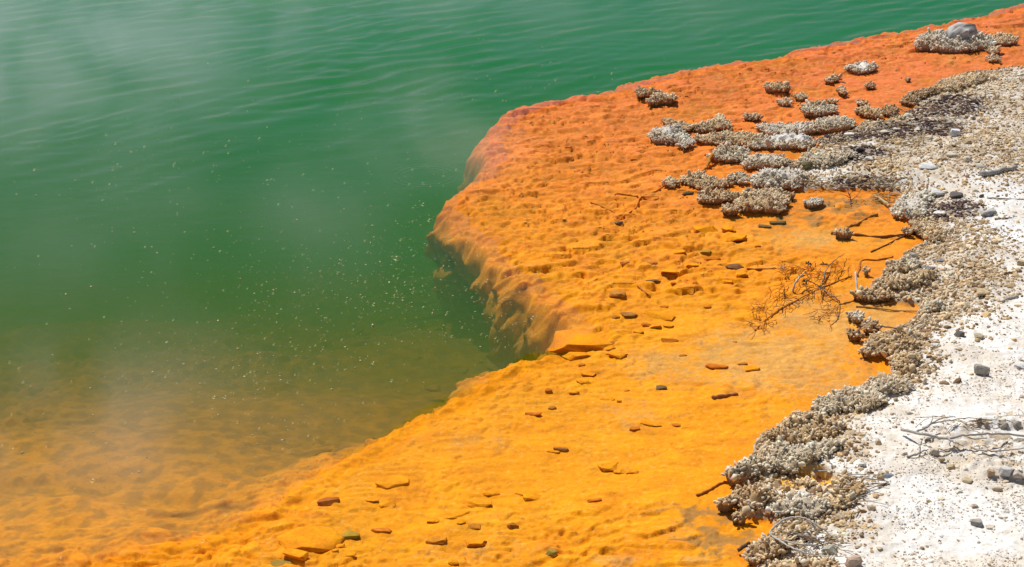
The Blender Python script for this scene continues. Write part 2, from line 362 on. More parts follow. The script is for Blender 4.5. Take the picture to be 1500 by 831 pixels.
def build_land():
    sd = np.linspace(-0.46, 0.46, 960)
    s = np.concatenate([[-14, -5, -2.2, -1.2, -.8, -.6], sd, [.6, .8, 1.2, 2.2, 5, 14]])
    yd = np.exp(np.linspace(math.log(5.0), math.log(22.5), 1000))
    yy = np.concatenate([[.6, 1.2, 2.0, 2.8, 3.5, 4.2, 4.6], yd, [23.5, 25, 28, 33, 42, 60, 110, 250, 700]])
    Sg, Y = np.meshgrid(s, yy)
    X = Sg * Y
    ny, nx = X.shape
    x, y = X.ravel(), Y.ravel()
    T = terrain(x, y, True)
    z = T['z'].copy()
    global G_Z, G_DB, G_S, G_L
    G_S, G_L = s, np.log(yy); G_Z, G_DB = z.reshape(ny, nx), T['db'].reshape(ny, nx)
    DB = T['db'].reshape(ny, nx); gy_ = np.gradient(DB, axis=0) / np.gradient(Y, axis=0); gx_ = np.gradient(DB, axis=1) / np.maximum(np.gradient(X, axis=1), 1e-6)
    gl = np.sqrt(gx_ ** 2 + gy_ ** 2) + 1e-6; gx_, gy_ = (gx_ / gl).ravel(), (gy_ / gl).ravel()
    wz = sstep(.04, .2, T['db']) * sstep(.75, .45, T['db']) * sstep(.08, .3, -z)
    k1 = fbm((x - y) * 3.6 + 1.5 * z, z * 5.5 + .8 * (x + y), 4, 151); k2 = np.abs(fbm((x - .6 * y) * 7, z * 10, 3, 155))
    T['k'] = k1 * wz
    under = .10 + 1.0 * np.clip(blobs(x, y, [(660, 340, 70, 60)]), 0, 1)
    push = wz * (.11 * k1 + .05 * (k2 - .3)) - sstep(.05, .2, T['db']) * sstep(1.0, .6, T['db']) * under * np.clip(-z - .16, 0, .7)
    x = x + gx_ * push; y = y + gy_ * push
    fine = (np.abs(Sg.ravel()) < .47) & (Y.ravel() > 4.9) & (Y.ravel() < 22.6)
    i = np.arange(ny * nx).reshape(ny, nx)
    Q = np.stack([i[:-1, :-1], i[:-1, 1:], i[1:, 1:], i[1:, :-1]], -1).reshape(-1, 4)
    zc = z[Q].max(1); dsc = T['ds'][Q].mean(1)
    land = dsc > 0
    deep = (zc < -2.4)
    def part(sel, name, mat, colf):
        q = Q[sel]; used = np.unique(q); remap = np.zeros(ny * nx, np.int64); remap[used] = np.arange(len(used))
        Tu = {k: v[used] for k, v in T.items()}
        return mesh_np(name, np.stack([x[used], y[used], z[used]], 1), [remap[q]], mat, colf(x[used], y[used], Tu))
    tag(part(land, 'ground', M_ground, ground_colors), kind='structure')
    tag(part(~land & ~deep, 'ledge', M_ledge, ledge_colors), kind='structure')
    # the deep bottom, far under the turbid water
    V = [(-700, -60, -2.7), (700, -60, -2.7), (700, 900, -2.7), (-700, 900, -2.7)]
    tag(mesh_np('pool_bed', V, [[(0, 1, 2, 3)]], M_ledge, np.ones((4, 3)) * np.array([.30, .2, .06])), kind='structure')
build_land()

# ------------------------------------------------------------------ water
def build_water():
    # what the suspended matter scatters out of what it takes from the light: blue green far out, standing in for sky reflection; more ochre towards the near shelf
    ZONES = [(-40, 8.2, (.245, .335, .018)), (8.2, 9.0, (.205, .350, .020)), (9.0, 10.0, (.150, .375, .024)), (10.0, 11.4, (.095, .400, .034)), (11.4, 13.0, (.060, .425, .058)), (13.0, 15.4, (.042, .47, .105)), (15.4, 600, (.035, .51, .17))]
    V, F, mats = [], [], []
    for k, (y0, y1, WC) in enumerate(ZONES):
        m, nt, N, L, b, out = new_mat('turbid_water'); N.remove(b)
        sc = N.new('ShaderNodeVolumeScatter'); sc.inputs['Color'].default_value = (*WC, 1); sc.inputs['Density'].default_value = .8
        ab = N.new('ShaderNodeVolumeAbsorption'); ab.inputs['Color'].default_value = (*WC, 1); ab.inputs['Density'].default_value = .8
        ad = N.new('ShaderNodeAddShader'); L.new(sc.outputs[0], ad.inputs[0]); L.new(ab.outputs[0], ad.inputs[1]); L.new(ad.outputs[0], out.inputs['Volume'])
        x0, x1, z0, z1, g, n0 = -300, 300, -3.4, -0.010, .0008, len(V)
        y0, y1 = y0 + g, y1 - g
        V += [(x0, y0, z0), (x1, y0, z0), (x1, y1, z0), (x0, y1, z0), (x0, y0, z1), (x1, y0, z1), (x1, y1, z1), (x0, y1, z1)]
        F += [tuple(n0 + q for q in f) for f in ((0, 3, 2, 1), (4, 5, 6, 7), (0, 1, 5, 4), (1, 2, 6, 5), (2, 3, 7, 6), (3, 0, 4, 7))]; mats.append(m)
    w = mesh_np('water', V, [F], None, smooth=False)
    for m in mats: w.data.materials.append(m)
    w.data.polygons.foreach_set('material_index', np.repeat(np.arange(len(ZONES)), 6).astype(np.int32))
    tag(w, kind='structure')

    # the surface of the pool: clear, mirroring the sky, with wind ripples and the rings that bubbles leave
    m, nt, N, L, b, out = new_mat('water_film')
    N.remove(b)
    geo = N.new('ShaderNodeNewGeometry')
    mp = N.new('ShaderNodeMapping'); mp.inputs['Rotation'].default_value = (0, 0, rad(-14)); mp.inputs['Scale'].default_value = (1.0, 2.6, 1)
    L.new(geo.outputs['Position'], mp.inputs['Vector'])
    n1 = N.new('ShaderNodeTexNoise'); n1.inputs['Scale'].default_value = 3.2; n1.inputs['Detail'].default_value = 3
    L.new(mp.outputs[0], n1.inputs['Vector'])
    h = n1.outputs['Fac']
    def math_(op, a, b_=None, c=None):
        k = N.new('ShaderNodeMath'); k.operation = op
        for i, q in enumerate((a, b_, c)):
            if q is None: continue
            if isinstance(q, (int, float)): k.inputs[i].default_value = q
            else: L.new(q, k.inputs[i])
        return k.outputs[0]
    h = math_('MULTIPLY', h, 0.05)
    RINGS = [(622, 258, 62, 8), (715, 571, 36, 5), (690, 610, 36, 5), (468, 752, 60, 5), (722, 524, 34, 5), (574, 558, 16, 4), (228, 528, 30, 5), (245, 565, 52, 6), (690, 300, 30, 4), (358, 250, 16, 4), (250, 690, 60, 7), (660, 118, 30, 4), (800, 60, 30, 4)]
    for u, v, r, n in RINGS:
        c = at(u, v); R = r * pxm(u, v)
        vm = N.new('ShaderNodeVectorMath'); vm.operation = 'DISTANCE'; L.new(geo.outputs['Position'], vm.inputs[0]); vm.inputs[1].default_value = (c[0], c[1], 0)
        d = math_('DIVIDE', vm.outputs['Value'], R)
        w = math_('SINE', math_('MULTIPLY', d, 2 * math.pi * n * .8))
        win = N.new('ShaderNodeMapRange'); win.interpolation_type = 'SMOOTHSTEP'; L.new(d, win.inputs['Value'])
        win.inputs['From Min'].default_value = 1.05; win.inputs['From Max'].default_value = .75
        win2 = N.new('ShaderNodeMapRange'); win2.interpolation_type = 'SMOOTHSTEP'; L.new(d, win2.inputs['Value'])
        win2.inputs['From Min'].default_value = .25; win2.inputs['From Max'].default_value = .7; win2.inputs['To Min'].default_value = .25
        h = math_('ADD', h, math_('MULTIPLY', math_('MULTIPLY', w, 0.11 * R / n * 2.2), math_('MULTIPLY', win.outputs[0], win2.outputs[0])))
    bp = N.new('ShaderNodeBump'); bp.inputs['Strength'].default_value = 1; bp.inputs['Distance'].default_value = 0.10
    L.new(h, bp.inputs['Height'])
    fr = N.new('ShaderNodeFresnel'); fr.inputs['IOR'].default_value = 1.33; L.new(bp.outputs[0], fr.inputs['Normal'])
    gl = N.new('ShaderNodeBsdfGlossy'); gl.inputs['Roughness'].default_value = 0.06; L.new(bp.outputs[0], gl.inputs['Normal'])
    tr = N.new('ShaderNodeBsdfTransparent')
    mx = N.new('ShaderNodeMixShader'); L.new(fr.outputs[0], mx.inputs[0]); L.new(tr.outputs[0], mx.inputs[1]); L.new(gl.outputs[0], mx.inputs[2])
    L.new(mx.outputs[0], out.inputs['Surface'])
    s = np.concatenate([[-14, -5, -2.2, -1.2, -.8, -.6], np.linspace(-.46, .46, 440), [.6, .8, 1.2, 2.2, 5, 14]])
    yy = np.concatenate([[.6, 2, 3.5, 4.5], np.exp(np.linspace(math.log(5.0), math.log(9), 160)), np.exp(np.linspace(math.log(9.02), math.log(26), 700)), [28, 33, 42, 60, 110, 250, 700]])
    Sg, Y = np.meshgrid(s, yy); X = Sg * Y; ny, nx = X.shape; x, y = X.ravel(), Y.ravel()
    db = grid_lookup(G_DB, x, y) + .03 * pn(x * 9, y * 9, 8)
    amp = sstep(9.5, 15, y) * (y < 27)
    gust = 0.5 + 0.7 * sstep(-.3, .5, fbm(x * .35, y * .5, 2, 111))
    ph = (y * 1.0 + x * .22)
    q = np.zeros_like(x)
    for k, (wl, a, dirx, sd) in enumerate([(.62, .0062, -.75, 1), (.45, .0062, -.9, 2), (.34, .0045, -.55, 3), (.85, .006, -1.0, 4), (.26, .0028, -1.1, 5), (.21, .0016, -.4, 6)]):
        q += a * np.sin(2 * np.pi / wl * (y + dirx * x) + 3.4 * pn(x * 1.1 + y * .5, y * .9, 120 + sd)) * np.clip(.5 + 1.0 * pn(x * .9, y * .9, 130 + sd), 0, 1.4)
    z = 0.004 + amp * gust * q + .0006 * (1 - amp) * fbm(x * 6, y * 9, 2, 140)
    i = np.arange(ny * nx).reshape(ny, nx)
    Q = np.stack([i[:-1, :-1], i[:-1, 1:], i[1:, 1:], i[1:, :-1]], -1).reshape(-1, 4)
    lim = -.05 - .17 * sstep(9.5, 13, y)
    Q = Q[(db - lim)[Q].min(1) > 0]
    used = np.unique(Q); rm = np.zeros(ny * nx, np.int64); rm[used] = np.arange(len(used))
    tag(mesh_np('water_surface', np.stack([x[used], y[used], z[used]], 1), [rm[Q]], m), kind='structure')
build_water()

# ------------------------------------------------------------------ steam
def steam_mat(i, dens):
    m, nt, N, L, b, out = new_mat('steam')
    N.remove(b)
    tc = N.new('ShaderNodeTexCoord')
    ln = N.new('ShaderNodeVectorMath'); ln.operation = 'LENGTH'; L.new(tc.outputs['Object'], ln.inputs[0])
    mr = N.new('ShaderNodeMapRange'); mr.interpolation_type = 'SMOOTHSTEP'
    mr.inputs['From Min'].default_value = 1.0; mr.inputs['From Max'].default_value = 0.0; L.new(ln.outputs['Value'], mr.inputs['Value'])
    geo = N.new('ShaderNodeNewGeometry')
    no = N.new('ShaderNodeTexNoise'); no.inputs['Scale'].default_value = 1.25; no.inputs['Detail'].default_value = 4; no.inputs['Distortion'].default_value = 1.0
    mp = N.new('ShaderNodeMapping'); mp.inputs['Rotation'].default_value = (0, 0, rad(35)); mp.inputs['Scale'].default_value = (1.15, .8, .9)
    L.new(geo.outputs['Position'], mp.inputs['Vector']); L.new(mp.outputs[0], no.inputs['Vector'])
    m2 = N.new('ShaderNodeMapRange'); m2.inputs['From Min'].default_value = .32; m2.inputs['From Max'].default_value = .76; L.new(no.outputs['Fac'], m2.inputs['Value'])
    k = N.new('ShaderNodeMath'); k.operation = 'MULTIPLY'; L.new(mr.outputs[0], k.inputs[0]); L.new(m2.outputs[0], k.inputs[1])
    k2 = N.new('ShaderNodeMath'); k2.operation = 'MULTIPLY'; L.new(k.outputs[0], k2.inputs[0]); k2.inputs[1].default_value = dens
    pv = N.new('ShaderNodeVolumeScatter'); pv.inputs['Color'].default_value = (.92, .97, 1.0, 1); pv.inputs['Anisotropy'].default_value = .1
    L.new(k2.outputs[0], pv.inputs['Density']); L.new(pv.outputs[0], out.inputs['Volume'])
    return m
bm = bmesh.new(); bmesh.ops.create_icosphere(bm, subdivisions=3, radius=1.0)
PUFFS = [(0, 120, 3.4, 4.0, .6, .46), (340, 0, 5.0, 3.2, .5, .20), (800, 10, 4.0, 3.0, .5, .10), (590, 190, .7, 2.4, .5, .22), (480, 330, .7, 2.0, .5, .16), (30, 620, 1.9, 1.6, .4, .32), (300, 610, 1.7, 1.1, .3, .12), (690, 215, .6, 1.0, .35, .36), (120, 330, 1.8, 2.2, .4, .12)]
for i, (u, v, rx, ry, rz, dn) in enumerate(PUFFS):
    me = bpy.data.meshes.new('steam'); bm.to_mesh(me); me.materials.append(steam_mat(i, dn))
    o = bpy.data.objects.new('steam', me); COL.objects.link(o)
    c = at(u, v, .4); o.location = (c[0], c[1], rz + .03); o.scale = (rx, ry, rz)
    tag(o, kind='stuff')
bm.free()
#@@OBJECTS
# ------------------------------------------------------------------ knobbly sinter crust
def knob_template():
    V = []; n = 5
    for t, r in ((0.0, .85), (.5, 1.08), (.85, .72)):
        for k in range(n):
            a = 2 * math.pi * (k + .5 * t) / n; V.append((r * math.cos(a), r * math.sin(a), t))
    V.append((0, 0, 1.08))
    Fq = [(a * n + k, a * n + (k + 1) % n, (a + 1) * n + (k + 1) % n, (a + 1) * n + k) for a in range(2) for k in range(n)]
    Ft = [(2 * n + k, 2 * n + (k + 1) % n, 3 * n) for k in range(n)]
    return np.array(V), np.array(Fq), np.array(Ft)
KV, KQ, KT = knob_template()
TONES = {'tan': (.74, .56, .345), 'grey': (.73, .63, .47), 'white': (.82, .745, .61), 'dark': (.52, .35, .19)}

def knobs_mesh(P, Nn, ln, rd, col, rs):
    n = len(P)
    up = Nn / np.linalg.norm(Nn, axis=1, keepdims=True)
    ref = np.where(np.abs(up[:, 2:3]) < .9, np.array([[0, 0, 1.0]]), np.array([[1.0, 0, 0]]))
    e1 = np.cross(ref, up); e1 /= np.linalg.norm(e1, axis=1, keepdims=True); e2 = np.cross(up, e1)
    a = rs.random(n) * 6.283; c, s = np.cos(a)[:, None], np.sin(a)[:, None]
    e1, e2 = e1 * c + e2 * s, e2 * c - e1 * s
    el = (1 + .5 * (rs.random((n, 1)) - .5))
    bend = (rs.random((n, 2)) - .5) * .9
    t = KV[None, :, 2:3]
    rr = rd[:, None, None] * (1 + .35 * (rs.random((n, len(KV), 1)) - .5))
    V = P[:, None] + up[:, None] * (t * ln[:, None, None]) \
        + e1[:, None] * ((KV[None, :, 0:1] * el[:, None] + bend[:, None, 0:1] * t * t) * rr) + e2[:, None] * ((KV[None, :, 1:2] / el[:, None] + bend[:, None, 1:2] * t * t) * rr)
    off = (np.arange(n) * len(KV))[:, None, None]
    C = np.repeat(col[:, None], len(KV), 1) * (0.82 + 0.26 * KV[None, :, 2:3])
    return V.reshape(-1, 3), [(KQ[None] + off).reshape(-1, 4), (KT[None] + off).reshape(-1, 3)], C.reshape(-1, 3)

def clump(name, label, poly, h=None, tone='tan', cap=0.0, cat='sinter crust', group=None, dens=1.0, seed=0, boulder=None):
    rs = np.random.default_rng(1000 + seed)
    vs = [v for _, v in poly]; v0, v1 = min(vs), max(vs)
    mu = sum(u for u, _ in poly) / len(poly); mpx = pxm(mu, (v0 + v1) / 2)
    wpx = max(u for u, _ in poly) - min(u for u, _ in poly)
    if h is not None: h = h * .78
    if h is None: h = float(np.clip(.36 * mpx * min(wpx * .5, (v1 - v0) * 1.6), .012, .11))
    b0 = place(mu, v1)
    P = []
    for u, v in poly:
        f = (v1 - v) / max(v1 - v0, 1)
        zb = max(b0[2], 0.0)
        P.append(at(u, v, zb + .012 + f * h * .75))
    P = np.array(P); base = np.array([P[:, 0].mean(), P[:, 1].min(), 0.0])
    Q = [tuple(p[:2]) for p in P]
    # smoother outline
    R = []
    for i in range(len(Q)):
        a, b = np.array(Q[i]), np.array(Q[(i + 1) % len(Q)]); R += [tuple(a * .75 + b * .25), tuple(a * .25 + b * .75)]
    Q = R
    lo, hi = np.min(Q, 0) - .02, np.max(Q, 0) + .02
    res = max(.009, math.sqrt((hi[0] - lo[0]) * (hi[1] - lo[1])) / 90)
    gx, gy = np.meshgrid(np.arange(lo[0], hi[0], res), np.arange(lo[1], hi[1], res))
    x, y = gx.ravel(), gy.ravel()
    ring = Q + [Q[0]]
    def body(x, y):
        wx = x + .018 * pn(x * 24, y * 24, 201) + .035 * pn(x * 8, y * 8, 202); wy = y + .018 * pn(x * 24, y * 24, 203) + .035 * pn(x * 8, y * 8, 204)
        d = seg_dist(wx, wy, ring) * np.where(inside(wx, wy, Q), 1, -1)
        return d
    d = body(x, y)
    dm = max(d.max(), .012)
    h = min(h, 1.3 * dm + .008)
    def top(x, y, d):
        t = np.clip(d / min(dm, .14), 0, 1)
        g = np.maximum(land_z(x, y), 0.0)
        return g + .010 + h * (np.sqrt(1 - (1 - t) ** 2) * (.62 + .35 * fbm(x * 6, y * 6, 3, 211) + .75 * (1 - np.abs(fbm(x * 11, y * 11, 2, 213))) - .35) + .14 * fbm(x * 25, y * 25, 2, 215) * t)
    z = top(x, y, np.maximum(d, 0))
    ny, nx = gx.shape; idx = np.arange(ny * nx).reshape(ny, nx)
    F = np.stack([idx[:-1, :-1], idx[:-1, 1:], idx[1:, 1:], idx[1:, :-1]], -1).reshape(-1, 4)
    F = F[(d[F] > 0).all(1)]
    if len(F) == 0: return None
    used = np.unique(F); rm = np.zeros(ny * nx, np.int64); rm[used] = np.arange(len(used)); F = rm[F]
    V = np.stack([x[used], y[used], z[used]], 1) - base
    # skirt: the rim tucks in and goes down under the water
    E = np.concatenate([F[:, [0, 1]], F[:, [1, 2]], F[:, [2, 3]], F[:, [3, 0]]])
    key = np.sort(E, 1); _, inv, cnt = np.unique(key, axis=0, return_inverse=True, return_counts=True)
    inv = inv.ravel(); B = E[cnt[inv] == 1]
    bv = np.unique(B); cen = V.mean(0); low = V[bv].copy()
    g = np.stack([(body(x[used][bv] + .01, y[used][bv]) - body(x[used][bv] - .01, y[used][bv])) / .02, (body(x[used][bv], y[used][bv] + .01) - body(x[used][bv], y[used][bv] - .01)) / .02], 1)
    g /= np.linalg.norm(g, axis=1, keepdims=True) + 1e-6
    low[:, :2] += g * min(.03, dm * .6); low[:, 2] = np.minimum(land_z(x[used][bv], y[used][bv]), 0) - .03
    m2 = {int(a): len(V) + i for i, a in enumerate(bv)}
    SF = np.array([(b, a, m2[int(a)], m2[int(b)]) for a, b in B])
    Vall = np.concatenate([V, low])
    tc = np.array(TONES[tone])
    zz = np.concatenate([z[used], low[:, 2]])
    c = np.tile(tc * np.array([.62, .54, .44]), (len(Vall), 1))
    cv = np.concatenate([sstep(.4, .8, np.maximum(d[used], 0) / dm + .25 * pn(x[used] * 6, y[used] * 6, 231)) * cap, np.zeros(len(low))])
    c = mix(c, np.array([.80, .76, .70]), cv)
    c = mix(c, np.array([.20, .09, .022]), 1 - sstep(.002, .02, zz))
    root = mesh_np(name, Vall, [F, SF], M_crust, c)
    root.location = base
    tag(root, label, cat, group)
    # knobs
    pitch_ = .0140 / math.sqrt(dens)
    area = len(F) * res * res
    n = int(area / pitch_ ** 2 * 1.25)
    pick = rs.integers(0, len(F), n); jit = rs.random((n, 2))
    kx = x[used][F[pick, 0]] + jit[:, 0] * res; ky = y[used][F[pick, 0]] + jit[:, 1] * res
    # extra along the rim
    nb = int(len(B) * res / .011)
    if nb:
        pb = rs.integers(0, len(bv), nb); kx = np.concatenate([kx, x[used][bv][pb] + rs.normal(0, .004, nb)]); ky = np.concatenate([ky, y[used][bv][pb] + rs.normal(0, .004, nb)])
    dd = body(kx, ky); kz = top(kx, ky, np.maximum(dd, 0))
    e = .006
    nxv = -(top(kx + e, ky, np.maximum(body(kx + e, ky), 0)) - top(kx - e, ky, np.maximum(body(kx - e, ky), 0))) / (2 * e)
    nyv = -(top(kx, ky + e, np.maximum(body(kx, ky + e), 0)) - top(kx, ky - e, np.maximum(body(kx, ky - e), 0))) / (2 * e)
    Nn = np.stack([np.clip(nxv, -1.6, 1.6), np.clip(nyv, -1.6, 1.6), np.ones(len(kx))], 1)
    Nn += rs.normal(0, .33, Nn.shape)
    capm = np.zeros(len(kx))
    if cap > 0:
        capm = sstep(.4, .8, dd / dm + .25 * pn(kx * 6, ky * 6, 231)) * cap
    keep = rs.random(len(kx)) > capm * .85
    kx, ky, kz, Nn, capm, dd = kx[keep], ky[keep], kz[keep], Nn[keep], capm[keep], dd[keep]
    vr = np.exp(.32 * rs.normal(0, 1, len(kx)) + .35 * pn(kx * 9, ky * 9, 241))
    ln = (.008 + .014 * rs.random(len(kx)) ** 1.3) * (1 - .6 * capm) * vr; rd = (.0036 + .0036 * rs.random(len(kx))) * vr
    col = np.tile(tc, (len(kx), 1)) * (.62 + .6 * rs.random((len(kx), 1))) * (1 + .35 * pn(kx * 12, ky * 12, 243))[:, None]
    col = mix(col, np.array([.50, .30, .12]), sstep(.1, .6, pn(kx * 5, ky * 5, 245)) * .45)
    col = mix(col, np.array([.76, .67, .54]), (rs.random(len(kx)) < .22) * .7)
    col = mix(col, np.array([.74, .71, .66]), capm * .9)
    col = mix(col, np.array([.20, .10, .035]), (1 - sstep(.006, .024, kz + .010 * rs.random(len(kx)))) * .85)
    Pk = np.stack([kx, ky, kz - .004], 1) - base
    KVt, KF, KC = knobs_mesh(Pk, Nn, ln, rd, col, rs)
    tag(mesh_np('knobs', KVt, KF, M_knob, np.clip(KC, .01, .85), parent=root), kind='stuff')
    return root

